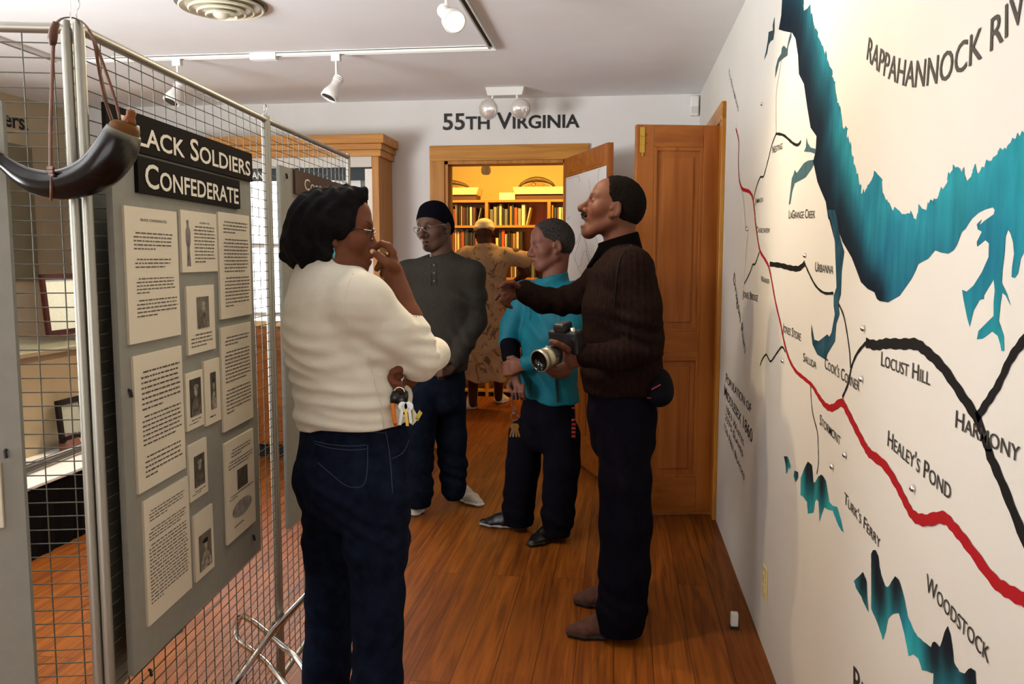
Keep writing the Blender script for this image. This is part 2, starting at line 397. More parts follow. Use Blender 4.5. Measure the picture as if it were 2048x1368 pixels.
def wire_hook(P, t, label, s=1.0, lean=0):
    c = P.p(t, ZT-.002); pts = []
    for k in range(15):
        g = PI*(-.36+1.55*k/14) ; pts.append(c+P.d*(.014*s*math.cos(g)+.002)+P.n*lean*.004+UP*(.030*s+.013*s*math.sin(g)))
    pts = [c+P.d*.010+UP*-.008, c+P.d*.007+UP*.012]+pts+[c-P.d*.012+UP*.006, c-P.d*.010+UP*-.01]
    b = MB(); b.tube(pts, .0014, 6)
    o = b.build('wire_hook', m_chrome, None, smooth=True); tag(o, label, 'hook', 'wire hinge hooks on the screens'); return o
wire_hook(SA, -.002, 'bent wire hook on top of the double post above the horn strap', 1.1)
wire_hook(SB, -.002, 'bent wire hook on top of the far double post above the second sign', .8)
# splayed foot of bent tube at the middle post pair
def foot():
    c = (SA.b+SB.a)/2; o = thing('screen_foot', 'bent chrome tube foot crossing under the double post beside the jeans', 'screen foot', c)
    z = at(548, 1255, X=c.x).z
    def g(x, y, off): return at(x, y, X=c.x+off)
    # two bent loops, one on each side of the posts, and the long straight leg
    b = MB(); pts = [g(650, 1150, .02), g(545, 1262, .03), g(470, 1366, .04), g(425, 1432, .05)]
    b.tube(pts, .0105, 10); b.build('leg', m_chrome, o, smooth=True)
    b = MB(); b.tube([g(540, 1270, -.02), g(513, 1248, -.10), g(488, 1232, -.17), g(479, 1235, -.19), g(473, 1250, -.20), g(471, 1268, -.20), g(478, 1282, -.185), g(505, 1302, -.1), g(530, 1322, -.03), g(556, 1352, .06), g(575, 1375, .1)], .0095, 10)
    b.build('loop', m_chrome, o, smooth=True)
    b = MB(); b.tube([g(544, 1275, .02), g(565, 1292, .05), g(590, 1312, .09), g(606, 1335, .13), g(618, 1362, .16), g(628, 1395, .18)], .0095, 10)
    b.build('loop', m_chrome, o, smooth=True)
    b = MB(); b.box(c+UP*(z), (.03, .045, .02)); b.build('clamp', m_wire, o, bevel=.004)
foot()
# ---------------------------------------------------------------- boards, signs, papers
def board(P, t0, t1, z0, z1, off, name, label, th=.012, curve=0.0, holes=()):
    """a sheet of grey board hung on the mesh (slightly bowed if curve)"""
    b = MB(); n = 12 if curve else 1; vs = []
    for i in range(n+1):
        u = i/n; t = t0+(t1-t0)*u; o_ = off+curve*(2*u-1)**2
        for z in (z0, z1):
            vs += [P.p(t, z, o_), P.p(t, z, o_+th)]
    fs = []
    for i in range(n):
        a = i*4; c = a+4; fs += [(a, c, c+2, a+2), (a+1, a+3, c+3, c+1), (a, a+1, c+1, c), (a+2, c+2, c+3, a+3)]
    fs += [(0, 2, 3, 1), (n*4, n*4+1, n*4+3, n*4+2)]
    b.add(vs, fs); o = thing(name, label, 'board', P.p((t0+t1)/2, z0, off), 'grey boards on the screens')
    s = b.build('sheet', m_board, o, smooth=bool(curve))
    for (ht, hz) in holes:
        MB().tube([P.p(ht, hz+.006, off+th), P.p(ht, hz+.005, off+th+.004), P.p(ht+.002, hz-.008, off+th+.005)], .003, 8).build('fixing_clip', m_inkd, o, smooth=True)
    return o
OFFB = .014; TH = .012; OF = OFFB+TH
tl = SA.px(208, 214, OF); br = SA.px(512, 1108, OF); bl = SA.px(303, 1368, OF)
BA0, BA1 = SA.px(236, 640, OF)[0], SA.px(509, 640, OF)[0]
BZ0, BZ1 = SA.px(512, 1108, OF)[1], SA.px(300, 250, OF)[1]
board(SA, BA0, BA1, BZ0, BZ1, OFFB, 'display_board', 'tall grey board covered with pages and small pictures below the black signs', holes=(SA.px(257, 786, OF), SA.px(505, 1075, OF), SA.px(297, 1345, OF)))
board(SA, BA0-.035, BA0+.3, BZ0-.05, SA.px(215, 400, -.03)[1]+.02, -.045, 'display_board', 'grey board bowed behind the mesh, only its edge showing left of the pages', curve=.02)
LB = SL.px(30, 720, .03)[0]
board(SL, SL.px(30, 720, .03)[0]-.42, SL.px(31, 740, .03)[0], .25, SL.px(5, 200, .03)[1], .012, 'display_board', 'grey board at the left edge of the picture on the face on screen', holes=((SL.px(9, 908, .03)[0], SL.px(9, 908, .03)[1]),))
bb = SB.px(575, 1060, OF), SB.px(562, 332, OF)
board(SB, SB.px(568, 640, OF)[0], SB.px(688, 400, OF)[0], SB.px(575, 1062, OF)[1], SB.px(560, 330, OF)[1], OFFB, 'display_board', 'grey board on the far screen, mostly hidden behind the woman in cream', holes=(SB.px(571, 352, OF),))
TP = .005
def rect(P, c4, off):
    """upright rectangle fitted to four picture corners tl, tr, br, bl"""
    q = [P.px(x, y, off) for x, y in c4]
    return (q[0][0]+q[3][0])/2, (q[1][0]+q[2][0])/2, (q[2][1]+q[3][1])/2, (q[0][1]+q[1][1])/2
def plate(P, r, off, th, name, m, parent=None):
    t0, t1, z0, z1 = r; b = MB(); b.box(P.p((t0+t1)/2, (z0+z1)/2, off+th/2), (t1-t0, th, z1-z0), P.R)
    return b.build(name, m, parent)
def sign(P, c4, txt, label, size, name='title_sign', letters=m_signw, base=m_sign, x0=None, x1=None, off=OF, bold=.012, caps=True, x00=None):
    r = rect(P, c4, off+.008); o = thing(name, label, 'sign', P.p((r[0]+r[1])/2, r[2], off))
    plate(P, r, off, .008, 'panel', base, o)
    t0, t1, z0, z1 = r; h = (z1-z0)*size
    b = MB(); text_on(b, txt, P.p(t0+(t1-t0)*x0, (z0+z1)/2-h*.47, off+.0088), P.d, UP, h, (t1-t0)*(x1-x0), caps=caps, bold=bold)
    b.build('lettering', letters, o); return o
sign(SA, [(212, 213), (505, 302), (504, 356), (214, 299)], 'Black Soldiers', 'black sign reading BLACK SOLDIERS in cream capitals', .66, x0=.07, x1=.975)
sign(SA, [(275, 318), (481, 357), (479, 413), (278, 391)], 'Confederate', 'black sign reading CONFEDERATE hung under the longer sign', .70, x0=.05, x1=.975)
sign(SB, [(591, 347), (686, 362), (686, 402), (591, 396)], 'Contraband', 'brown sign with thin pale lettering above the woman', .5, base=mat('brown_sign', '4a3424', rough=.6), letters=mat('thin_letters', 'd8d0bd', rough=.6), x0=.16, x1=1.3 if False else .95, bold=0, caps=False)

def lines(b, P, t0, t1, z0, z1, rows, off, indent=.0, seed=1, last=.5, thick=.34):
    """rows of small unreadable print: words as short dashes"""
    rr = random.Random(seed); pitch = (z1-z0)/rows
    for i in range(rows):
        z = z1-pitch*(i+.5); t = t0+(indent*(t1-t0) if i == 0 else 0); end = t1-(t1-t0)*rr.uniform(0, .08)
        if i == rows-1: end = t0+(t1-t0)*last
        while t < end-.003:
            w_ = min(rr.uniform(.006, .022), end-t); h = pitch*thick
            b.add([P.p(t, z-h/2, off), P.p(t+w_, z-h/2, off), P.p(t+w_, z+h/2, off), P.p(t, z+h/2, off)], [(0, 1, 2, 3)])
            t += w_+.0035
def page(P, c4, label, blocks, heads=(), off=OF, extra=None):
    """card with print: blocks = (u0, u1, v0, v1, rows) in fractions from the top left"""
    r = rect(P, c4, off+TP); t0, t1, z0, z1 = r
    o = thing('text_page', label, 'page', P.p((t0+t1)/2, z0, off), 'printed pages on the grey boards')
    plate(P, r, off, TP, 'card', m_paper, o); b = MB(); W_, H_ = t1-t0, z1-z0
    for i, (u0, u1, v0, v1, n) in enumerate(blocks): lines(b, P, t0+W_*u0, t0+W_*u1, z1-H_*v1, z1-H_*v0, n, off+TP+.0006, .05, i+n, [.5, .8, .3][i % 3])
    for txt, u0, u1, v, h in heads: text_on(b, txt, P.p(t0+W_*u0, z1-H_*v, off+TP+.0006), P.d, UP, H_*h, W_*(u1-u0), bold=.01)
    b.build('print', m_ink, o)
    if extra: extra(o, r)
    return o
def photo(P, o, r, off, seed=0, figure=True, name='photograph'):
    """small monochrome portrait: mottled ground, pale head, shoulders"""
    t0, t1, z0, z1 = r; W_, H_ = t1-t0, z1-z0
    g = mat('photo_ground_%d' % (seed % 3), ['4a443c', '5c5549', '3a352f'][seed % 3], rough=.7, col2=['2e2a26', '7c7364', '5b5348'][seed % 3], nscale=45)
    b = MB(); b.box(P.p((t0+t1)/2, (z0+z1)/2, off+.0003), (W_, .0006, H_), P.R); b.build(name, g, o)
    if figure:
        def ellip(cu, cv, ru, rv): return [P.p(t0+W_*(cu+ru*math.cos(a)), z0+H_*(cv+rv*math.sin(a)), off+.001) for a in [2*PI*k/20 for k in range(20)]]
        pale = mat('photo_highlights', 'b9ae9a', rough=.7, col2='5a5146', nscale=90); mid = mat('photo_midtones', '857b6b', rough=.7, col2='2b2723', nscale=70); dk = mat('photo_blacks', '1b1816', rough=.7)
        b = MB(); n = 20
        b.add([P.p(t0+W_*u, z0+H_*v, off+.0009) for u, v in ((.08, 0), (.1, .25), (.28, .42), (.42, .5), (.6, .5), (.75, .4), (.92, .22), (.94, 0))], [tuple(range(8))]); b.build('sitter_coat', mid if seed % 2 else pale, o)
        b = MB(); b.add(ellip(.5, .64, .15, .13), [tuple(range(n))]); b.build('sitter_face', pale, o)
        b = MB(); b.add([q+P.n*.0002 for q in ellip(.5, .78, .22, .07)], [tuple(range(n))]); b.build('sitter_hat', pale if seed % 2 else dk, o)
page(SA, [(249, 414), (355, 421), (360, 667), (259, 693)], 'tall printed page headed BLACK CONFEDERATES, top left of the board',
     [(.14, .93, .175, .32, 5), (.15, .85, .37, .455, 3), (.16, .92, .515, .645, 5), (.15, .95, .675, .82, 5)], [('BLACK CONFEDERATES', .28, .78, .10, .020)])
def soldier(o, r):
    t0, t1, z0, z1 = r; W_, H_ = t1-t0, z1-z0
    b = MB(); off = OF+TP+.0008
    b.add([SA.p(t0+W_*(.17+u*.13), z1-H_*v, off) for u, v in ((-.3, .9), (-.2, .6), (-.45, .5), (-.4, .32), (-.15, .26), (-.2, .16), (.2, .15), (.2, .26), (.5, .34), (.45, .52), (.25, .6), (.4, .9))], [tuple(range(12))])
    b.build('soldier_drawing', mat('soldier_print', '8d8578', rough=.8, col2='4e4858', nscale=60), o)
page(SA, [(361, 422), (433, 426), (435, 539), (365, 549)], 'short printed page with a standing soldier drawing down its left side',
     [(.34, .94, .22, .86, 11)], [('A PRIVATE', .5, .78, .195, .03)], extra=soldier)
page(SA, [(438, 427), (500, 429), (502, 626), (441, 642)], 'tall printed page at the top right of the board',
     [(.14, .93, .07, .2, 4), (.14, .95, .235, .57, 10), (.14, .95, .6, .9, 9)])
page(SA, [(262, 718), (361, 689), (374, 938), (282, 983)], 'tall printed page with three paragraphs in the middle of the left column',
     [(.13, .95, .11, .42, 8), (.12, .95, .44, .68, 7), (.14, .93, .74, .92, 5)])
page(SA, [(442, 660), (502, 640), (506, 832), (448, 868)], 'printed page in the middle of the right column',
     [(.12, .93, .09, .19, 3), (.1, .95, .23, .55, 9), (.1, .95, .6, .85, 7)])
page(SA, [(285, 1008), (374, 951), (386, 1168), (300, 1258)], 'lowest printed page on the left, closely set, nearest to the floor',
     [(.1, .9, .09, .19, 4), (.08, .95, .24, .34, 4), (.07, .95, .36, .85, 17)])
def prints(o, r):
    t0, t1, z0, z1 = r; W_, H_ = t1-t0, z1-z0
    photo(SA, o, (t0+W_*.38, t0+W_*.73, z1-H_*.53, z1-H_*.33), OF+TP+.0006, 2, False)
    b = MB(); b.add([SA.p(t0+W_*(.52+.34*math.cos(a)), z1-H_*(.73+.085*math.sin(a)), OF+TP+.001) for a in [2*PI*k/24 for k in range(24)]], [tuple(range(24))]); b.build('engraving', mat('engraving_print', '77706c', rough=.8, col2='a89f92', nscale=70), o)
page(SA, [(448, 892), (507, 853), (511, 1040), (457, 1092)], 'printed page with a small dark photograph and an oval engraving, low on the right',
     [(.2, .9, .09, .18, 3), (.1, .95, .2, .29, 3), (.1, .95, .545, .6, 2), (.2, .9, .86, .9, 1)], extra=prints)
def pcard(c4, label, f, seed, cap=(.8, .92, 3)):
    r = rect(SA, c4, OF+TP); t0, t1, z0, z1 = r; W_, H_ = t1-t0, z1-z0
    o = thing('portrait_card', label, 'picture card', SA.p((t0+t1)/2, z0, OF), 'portrait cards in the middle of the board')
    plate(SA, r, OF, TP, 'card', m_paper, o)
    photo(SA, o, (t0+W_*f[0], t0+W_*f[1], z1-H_*f[3], z1-H_*f[2]), OF+TP+.0006, seed)
    if cap:
        b = MB(); lines(b, SA, t0+W_*.1, t0+W_*.9, z1-H_*cap[1], z1-H_*cap[0], cap[2], OF+TP+.0006, .2, seed, .7); b.build('print', m_ink, o)
pcard([(373, 575), (428, 567), (431, 694), (377, 714)], 'topmost portrait card: seated man in a pale coat over a long caption', (.34, .77, .17, .64), 1, (.7, .92, 4))
pcard([(370, 751), (404, 737), (409, 845), (376, 866)], 'portrait card of a man in a hat, left one of the side by side pair', (.2, .85, .12, .78), 3, (.82, .93, 2))
pcard([(407, 726), (438, 713), (443, 838), (413, 853)], 'narrow portrait card with a dark standing figure, right one of the pair', (.36, .7, .2, .78), 2, (.85, .92, 1))
pcard([(376, 893), (412, 874), (417, 980), (382, 1007)], 'portrait card of a man in a cap with a crooked brim, below the pair', (.25, .82, .24, .8), 5, (.85, .93, 2))
pcard([(387, 1034), (425, 1007), (429, 1130), (393, 1168)], 'lowest portrait card, a drawing of a seated man on pale ground', (.2, .85, .35, .9), 4, None)
page(SL, [(-140, 925), (0, 930), (6, 1055), (-135, 1060)], 'edge of a printed page low on the board at the left edge', [(.1, .9, .1, .9, 8)], off=.012+.012)
# ---------------------------------------------------------------- powder horn on its strap
def horn():
    Y0 = SA.a.y-.045
    o = thing('powder_horn', 'dark curved powder horn hanging by a leather strap from the screen post', 'powder horn', at(140, 390, Y=Y0))
    axis = [(-22, 301, 11), (-2, 318, 14), (16, 332, 16), (40, 349, 21), (66, 362, 26), (95, 369, 29), (125, 369, 32), (155, 362, 35), (182, 350, 38), (204, 335, 41), (222, 315, 42), (235, 294, 41), (243, 275, 38), (248, 262, 34)]
    s = (Y0*1.02)/F_PX
    def sp(pts, n=5):
        out = []
        for i in range(len(pts)-1):
            p0, p1, p2, p3 = [np.array(pts[max(0, min(len(pts)-1, j))], float) for j in (i-1, i, i+1, i+2)]
            for k in range(n):
                t = k/n; out.append(.5*((2*p1)+(-p0+p2)*t+(2*p0-5*p1+4*p2-p3)*t*t+(-p0+3*p1-3*p2+p3)*t**3))
        out.append(np.array(pts[-1], float)); return out
    q = sp(axis)
    n = 32; b = MB(); b.tube([at(x, y, Y=Y0) for x, y, r in q], [r*s for x, y, r in q], n); ob = b.build('horn_body', mat('horn', 'ffffff', rough=.22, coat=0, spec=.28, attr='tint', noise=.25, nscale=18), o, smooth='all')
    # the horn itself is black towards the tip and mottled grey at its wide mouth
    at_ = ob.data.color_attributes.new('tint', 'FLOAT_COLOR', 'POINT'); rr = random.Random(3)
    for i in range(len(q)):
        u = i/(len(q)-1)
        for k in range(n):
            g = .8*max(0, min(1, (u-.66)/.3))*max(0, math.sin(k*2*PI/n*2+u*9))*(.6+.4*math.sin(u*47+k*.9))
            g = max(g, max(0, min(1, (u-.92)/.06))*.7); dk, gr = lin('1b1411'), lin('8a8676')
            at_.data[i*n+k].color = (*[dk[j]+(gr[j]-dk[j])*max(0, g) for j in range(3)], 1)
    pm = mat('stained_plug', '5e3a0a', rough=.55, coat=0, spec=.2)
    b = MB(); b.tube([at(247, 265, Y=Y0), at(250, 254, Y=Y0), at(252, 247, Y=Y0), at(253, 243, Y=Y0)], [31*s, 30*s, 24*s, 12*s], 20); b.build('base_plug', pm, o, smooth=True)
    b = MB(); b.tube([at(258, 250, Y=Y0), at(259, 240, Y=Y0), at(261, 232, Y=Y0), at(263, 224, Y=Y0), at(264, 219, Y=Y0)], [14*s, 12.5*s, 9*s, 10.5*s, 5*s], 16); b.build('stopper', mat('turned_stopper', '743c08', rough=.35, coat=.1, spec=.3), o, smooth='all')
    b = MB(); b.tube([at(-3, 318, Y=Y0), at(-20, 303, Y=Y0), at(-40, 288, Y=Y0)], [15*s, 12*s, 9*s], 14); b.build('tip_plug', mat('tip_wood', '7a4524', rough=.35, coat=.4), o, smooth='all')
    lm = mat('brown_leather', '6b3c1c', rough=.5, col2='4a2812', nscale=30)
    def strap(pts, wd, name, yo=0, flat=.35):
        b = MB(); q = sp([(x, y, d) for x, y, d in pts], 6); b.tube([at(x, y, Y=Y0+d) for x, y, d in q], wd*s, 8, flat=flat, up=(1, 0, 0)); b.build(name, lm, o, smooth='all')
    yb = SA.a.y-Y0
    strap([(101, 340, -.012), (101, 250, -.012), (104, 160, -.01), (106, 100, -.006), (109, 62, 0)], 4.6, 'strap')
    strap([(106, 75, 0), (110, 52, .0), (122, 38, .02), (142, 35, yb-.005), (163, 43, yb), (178, 60, .03), (190, 92, .0), (200, 150, -.0), (212, 205, -.0), (226, 246, 0)], 4.2, 'strap')
    strap([(181, 66, .02), (198, 105, .0), (219, 165, -.0), (232, 205, -.002), (240, 240, 0)], 3.2, 'strap')
    strap([(176, 60, .02), (189, 82, .02), (194, 120, .01), (204, 160, .006), (217, 220, .002), (224, 244, 0)], 3.0, 'strap')
    b = MB(); b.tube([at(113, 46, Y=Y0), at(107, 62, Y=Y0-.004), at(105, 76, Y=Y0-.004), at(105, 86, Y=Y0-.004), at(106, 92, Y=Y0)], [7*s, 9*s, 9.5*s, 8*s, 4*s], 12); b.build('strap_knot', lm, o, smooth='all')
    b = MB()
    for i, (x, y) in enumerate(((101, 336), (101, 343), (102, 350))): b.tube([at(x+7*math.cos(a), y+1.5*math.sin(a), Y=Y0-.02-.006*math.cos(a)) for a in [2*PI*k/10 for k in range(10)]], 3*s, 6, closed=True)
    b.build('strap_binding', lm, o, smooth='all')
    r0 = [32*s, (102, 369)]
    b = MB(); cx, cy = 102, 369; pts = []
    for k in range(20):
        a = 2*PI*k/20; pts.append(at(cx+1, cy-31*math.sin(a), Y=Y0-math.cos(a)*31*s))
    b.tube(pts, 3.4*s, 6, closed=True); b.build('strap_loop', lm, o, smooth='all')
horn()
# ---------------------------------------------------------------- map painted on the right wall
m_mtext = mat('mural_black_lettering', '2a2622', rough=.7); m_mgrey = mat('mural_grey_lettering', '8b877e', rough=.7)
m_red = mat('mural_red_paint', 'a3141c', rough=.8, spec=.2); m_road = mat('mural_black_paint', '161413', rough=.85, spec=.15)
m_faint = mat('mural_grey_line', '7e786a', rough=.6)
MUR = thing('wall_map', 'painted map with blue river, red and black roads and place names on right wall', 'wall map', (XR, 2, 0))
def C5(*p): return [(1420+x/2.9745, y/2.9745) for x, y in p]
def C6(*p): return [(1420+x/2.9745, 440+y/2.9745) for x, y in p]
def C7(*p): return [(1420+x/2.8025, 880+y/2.8025) for x, y in p]
def yz(p): q = at(p[0], p[1], X=XR); return (q.y, q.z)
def smooth_line(pts, n=6):
    out = []
    for i in range(len(pts)-1):
        p0, p1, p2, p3 = [np.array(pts[max(0, min(len(pts)-1, j))], float) for j in (i-1, i, i+1, i+2)]
        for k in range(n):
            t = k/n; out.append(.5*((2*p1)+(-p0+p2)*t+(2*p0-5*p1+4*p2-p3)*t*t+(-p0+3*p1-3*p2+p3)*t**3))
    out.append(np.array(pts[-1], float)); return out
def stroke(pts, wd, name, m, d=.0012, smooth=True):
    q = [np.array(yz(p)) for p in pts]; q = smooth_line(q) if smooth else q
    ws = wd if isinstance(wd, (list, tuple)) else [wd]*2
    vs = []; fs = []; N = len(q)
    for i in range(N):
        t = q[min(i+1, N-1)]-q[max(i-1, 0)]; t = t/(np.linalg.norm(t)+1e-9); nn = np.array([-t[1], t[0]])
        u = i/(N-1)*(len(ws)-1); a = int(min(u, len(ws)-2)); w_ = ws[a]+(ws[a+1]-ws[a])*(u-a)
        w_ *= 1+.12*math.sin(i*1.7)
        for s_ in (-.5, .5): vs.append((XR-d, q[i][0]+nn[0]*w_*s_, q[i][1]+nn[1]*w_*s_))
    for i in range(N-1): fs.append((2*i, 2*i+1, 2*i+3, 2*i+2))
    b = MB(); b.add(vs, fs); return b.build(name, m, MUR)
def paint(pts, name, colfn, d=.0008, cell=.016, rough=.85, brush=0.0):
    """painted area: outline triangulated with inner points so that the brushed colour can vary"""
    q = [yz(p) for p in pts]; n = len(q)
    if brush:                                                # ragged dry-brush edge
        pass
    y0, y1 = min(a for a, _ in q), max(a for a, _ in q); z0, z1 = min(a for _, a in q), max(a for _, a in q)
    rr = random.Random(n); inner = []
    y = y0
    while y < y1:
        z = z0
        while z < z1:
            inner.append(V((y+rr.uniform(-.3, .3)*cell, z+rr.uniform(-.3, .3)*cell))); z += cell
        y += cell
    vs, es, fs, *_ = delaunay_2d_cdt([V(a) for a in q]+inner, [(i, (i+1) % n) for i in range(n)], [], 1, 1e-5)
    me = bpy.data.meshes.new(name); me.from_pydata([(XR-d, v.x, v.y) for v in vs], [], [tuple(f) for f in fs]); me.update()
    ca = me.color_attributes.new('paint', 'FLOAT_COLOR', 'POINT')
    for i, v in enumerate(vs): ca.data[i].color = (*lin(tuple(max(0, min(1, c)) for c in colfn(v.x, v.y))), 1)
    me.materials.append(mat('mural_water_paint', 'ffffff', rough=rough, spec=.1, attr='paint', noise=.3, nscale=11, stretch=(1, 3.5, .7), bump=.15, bscale=30))
    o = bpy.data.objects.new(name, me); COL.objects.link(o); attach(o, MUR); return o
def h2(c): return np.array([int(c[i:i+2], 16)/255 for i in (0, 2, 4)])
TEAL, BLUE, DEEP, NAVY, SLATE, AQUA = h2('2a9aa2'), h2('207c96'), h2('1c5870'), h2('0c1a26'), h2('4a6a70'), h2('38aebc')
def nz2(y, z, s=1.0): return math.sin(y*13*s+2.3*math.sin(z*9*s))*math.cos(z*11*s+1.7*math.sin(y*7*s))
def dist(poly, y, z):
    best = 9
    for (ay, az), (by, bz) in zip(poly, poly[1:]):
        dy, dz = by-ay, bz-az; L = dy*dy+dz*dz+1e-9; t = max(0, min(1, ((y-ay)*dy+(z-az)*dz)/L))
        best = min(best, math.hypot(y-ay-dy*t, z-az-dz*t))
    return best
shore_w = C5((430, -60), (430, 0), (425, 90), (410, 175), (440, 185), (490, 195), (510, 230), (525, 330), (530, 440), (560, 500), (580, 640), (600, 760), (635, 810), (630, 900), (615, 960), (640, 1080), (660, 1130), (690, 1200), (705, 1300))
shore_w += C6((712, 0), (740, 110), (765, 60), (790, 130), (822, 185), (845, 225), (870, 290), (900, 370), (940, 410), (980, 430), (995, 470), (1010, 482))
shore_s = C6((1060, 490), (1130, 450), (1165, 400), (1200, 350), (1225, 300), (1240, 262), (1270, 245), (1300, 230), (1320, 205), (1340, 180), (1380, 195), (1420, 200), (1450, 180), (1470, 150), (1500, 70), (1560, 20))
finger = C5((1520, 1362), (1540, 1330), (1560, 1300), (1600, 1265), (1640, 1245), (1685, 1232), (1697, 1250), (1690, 1275), (1640, 1310), (1605, 1340), (1590, 1368))
creeks = C6((1620, -5), (1590, 25), (1595, 55), (1620, 70), (1590, 130), (1592, 158), (1640, 118), (1662, 140), (1660, 220), (1620, 310), (1570, 390), (1530, 425), (1502, 415), (1510, 470), (1520, 520), (1532, 580), (1547, 635), (1557, 590), (1570, 538), (1605, 475), (1632, 470), (1630, 450), (1690, 350), (1697, 420), (1690, 490), (1690, 570), (1640, 620), (1600, 660), (1590, 710), (1625, 705), (1680, 662), (1715, 690), (1730, 740), (1737, 780), (1752, 778), (1750, 690), (1735, 640), (1720, 600), (1730, 500), (1740, 432), (1762, 450), (1792, 512), (1770, 440), (1738, 372), (1742, 300), (1755, 190), (1760, 100), (1775, 55), (1790, 80), (1805, 130), (1812, 200), (1800, 280), (1797, 340), (1815, 345), (1835, 315), (1850, 230), (1868, 195), (1960, 100), (1990, 0))
north = C5((1990, 700), (1900, 770), (1868, 790), (1830, 820), (1800, 850), (1780, 865), (1750, 905), (1725, 880), (1715, 930), (1700, 925), (1680, 960), (1655, 975), (1630, 1020), (1610, 1045), (1590, 1025), (1572, 1000), (1555, 1055), (1530, 1080), (1515, 1035), (1500, 1040), (1478, 1000), (1450, 1010), (1430, 1040), (1415, 1070), (1405, 1120), (1385, 1130), (1360, 1180), (1330, 1230), (1322, 1195), (1310, 1205), (1292, 1250), (1260, 1242), (1240, 1240), (1228, 1330), (1215, 1305), (1190, 1270), (1150, 1283), (1120, 1262), (1100, 1262), (1060, 1230), (1045, 1190), (1030, 1180), (1022, 1080), (1000, 1075), (980, 1048), (955, 1085), (940, 1105), (910, 1170), (890, 1110), (870, 1045), (862, 1010), (850, 950), (838, 880), (815, 830), (822, 775), (800, 800), (790, 740), (778, 700), (774, 645), (755, 600), (742, 500), (728, 480), (720, 415), (700, 390), (692, 335), (672, 320), (660, 265), (648, 240), (640, 190), (625, 195), (615, 130), (600, 95), (598, 55), (575, 75), (560, 65), (555, 0), (555, -60))
main = shore_w+shore_s+creeks+north
def ragged(pts, amp, seed, lo=5):
    """dry brush: little spikes along an edge"""
    rr = random.Random(seed); out = []
    for i in range(len(pts)-1):
        a, b_ = np.array(pts[i]), np.array(pts[i+1]); L = np.linalg.norm(b_-a); n = max(1, int(L/lo))
        for k in range(n):
            out.append(tuple(a+(b_-a)*k/n+np.array([rr.uniform(-.3, .3)*amp*.3, -rr.uniform(0, 1)**2*amp])))
    out.append(pts[-1]); return out
sw = [yz(p) for p in shore_w]; ss = [yz(p) for p in shore_s]; nn_ = [yz(p) for p in north]
def c_main(y, z):
    d1 = dist(sw[3:], y, z); d2 = dist(ss, y, z); dn = dist(nn_, y, z)
    c = TEAL*.55+BLUE*.45+ (BLUE-TEAL)*.5*nz2(y, z)
    c = c*(1-.45*math.exp(-d2/.08))+DEEP*.45*math.exp(-d2/.08)
    bw = .05+.10*max(0, min(1, (y-1.85)/.45)); k = .8*math.exp(-max(0, d1-bw)/.16)*(.7+.3*nz2(y, z, 2)); c = c*(1-k)+DEEP*k
    if y > 2.3: k = min(1, (y-2.3)/1.0)*.5*math.exp(-max(0, .12-dn)/.08); c = c*(1-k)+SLATE*k
    k = .55*math.exp(-dn/.05)*(.6+.4*nz2(y, z, 3)); c = c*(1-k)+AQUA*k
    k = math.exp(-(d1/bw)**2.4); return c*(1-k)+NAVY*k
north_r = ragged(north, 15, 4, 4)
paint(shore_w+shore_s+finger+creeks+north_r, 'river', c_main)
def c_strip(y, z): k = .5+.5*nz2(y, z, 3); return h2('27353c')*(1-k*.5)+h2('3f555c')*k*.5
paint(C6((700, -60), (722, 0), (745, 130), (750, 260), (755, 400), (738, 450), (738, 510), (745, 560), (725, 670), (712, 695), (700, 680), (650, 720), (622, 712), (612, 660), (605, 620), (605, 680), (612, 740), (640, 800), (690, 832), (700, 795), (745, 720), (748, 680), (752, 620), (772, 560), (765, 495), (780, 440), (785, 300), (800, 190), (775, 100), (760, 0), (745, -60)), 'creek', lambda y, z: (h2('33464e')*.5+DEEP*.5)+(.06*nz2(y, z, 3)), d=.0011, cell=.02)
paint(C5((575, 818), (582, 850), (600, 878), (630, 885), (625, 915), (600, 905), (560, 902), (572, 875)), 'creek', lambda y, z: SLATE, cell=.03)
paint(C5((618, 950), (585, 955), (560, 970), (535, 1005), (518, 1030), (505, 1010), (497, 1040), (488, 1060), (478, 1150), (470, 1217), (478, 1215), (490, 1140), (505, 1090), (540, 1072), (570, 1055), (605, 1005), (620, 975)), 'creek', lambda y, z: SLATE, cell=.03)
paint(C5((385, 98), (374, 150), (375, 180), (350, 190), (345, 240), (335, 300), (322, 357), (340, 320), (350, 265), (362, 245), (378, 235), (385, 180)), 'creek', lambda y, z: h2('37484d'), cell=.03)
paint(C5((485, 180), (470, 230), (458, 290), (440, 270), (428, 285), (425, 318), (405, 350), (392, 400), (388, 465), (398, 430), (412, 370), (440, 345), (462, 330), (465, 280), (485, 220)), 'creek', lambda y, z: h2('465b61'), cell=.03)
def c_pank(dark):
    dk = [yz(p) for p in dark]
    def f(y, z):
        dd = min(math.hypot(y-a, (z-b)*.7) for a, b in dk); k = math.exp(-(dd/.05)**2)
        c = (TEAL*.5+AQUA*.5)+(BLUE-TEAL)*.55*nz2(y, z, 2); return c*(1-k)+h2('1d1c22')*k
    return f
paint(C7((415, 90), (435, 92), (445, 115), (455, 150), (445, 165), (440, 150), (436, 178), (428, 190), (425, 140)), 'river_bend', c_pank(C7((425, 60))), cell=.02)
paint(C7((475, 170), (495, 180), (495, 212), (480, 237), (470, 200)), 'river_bend', c_pank(C7((490, 120))), cell=.02)
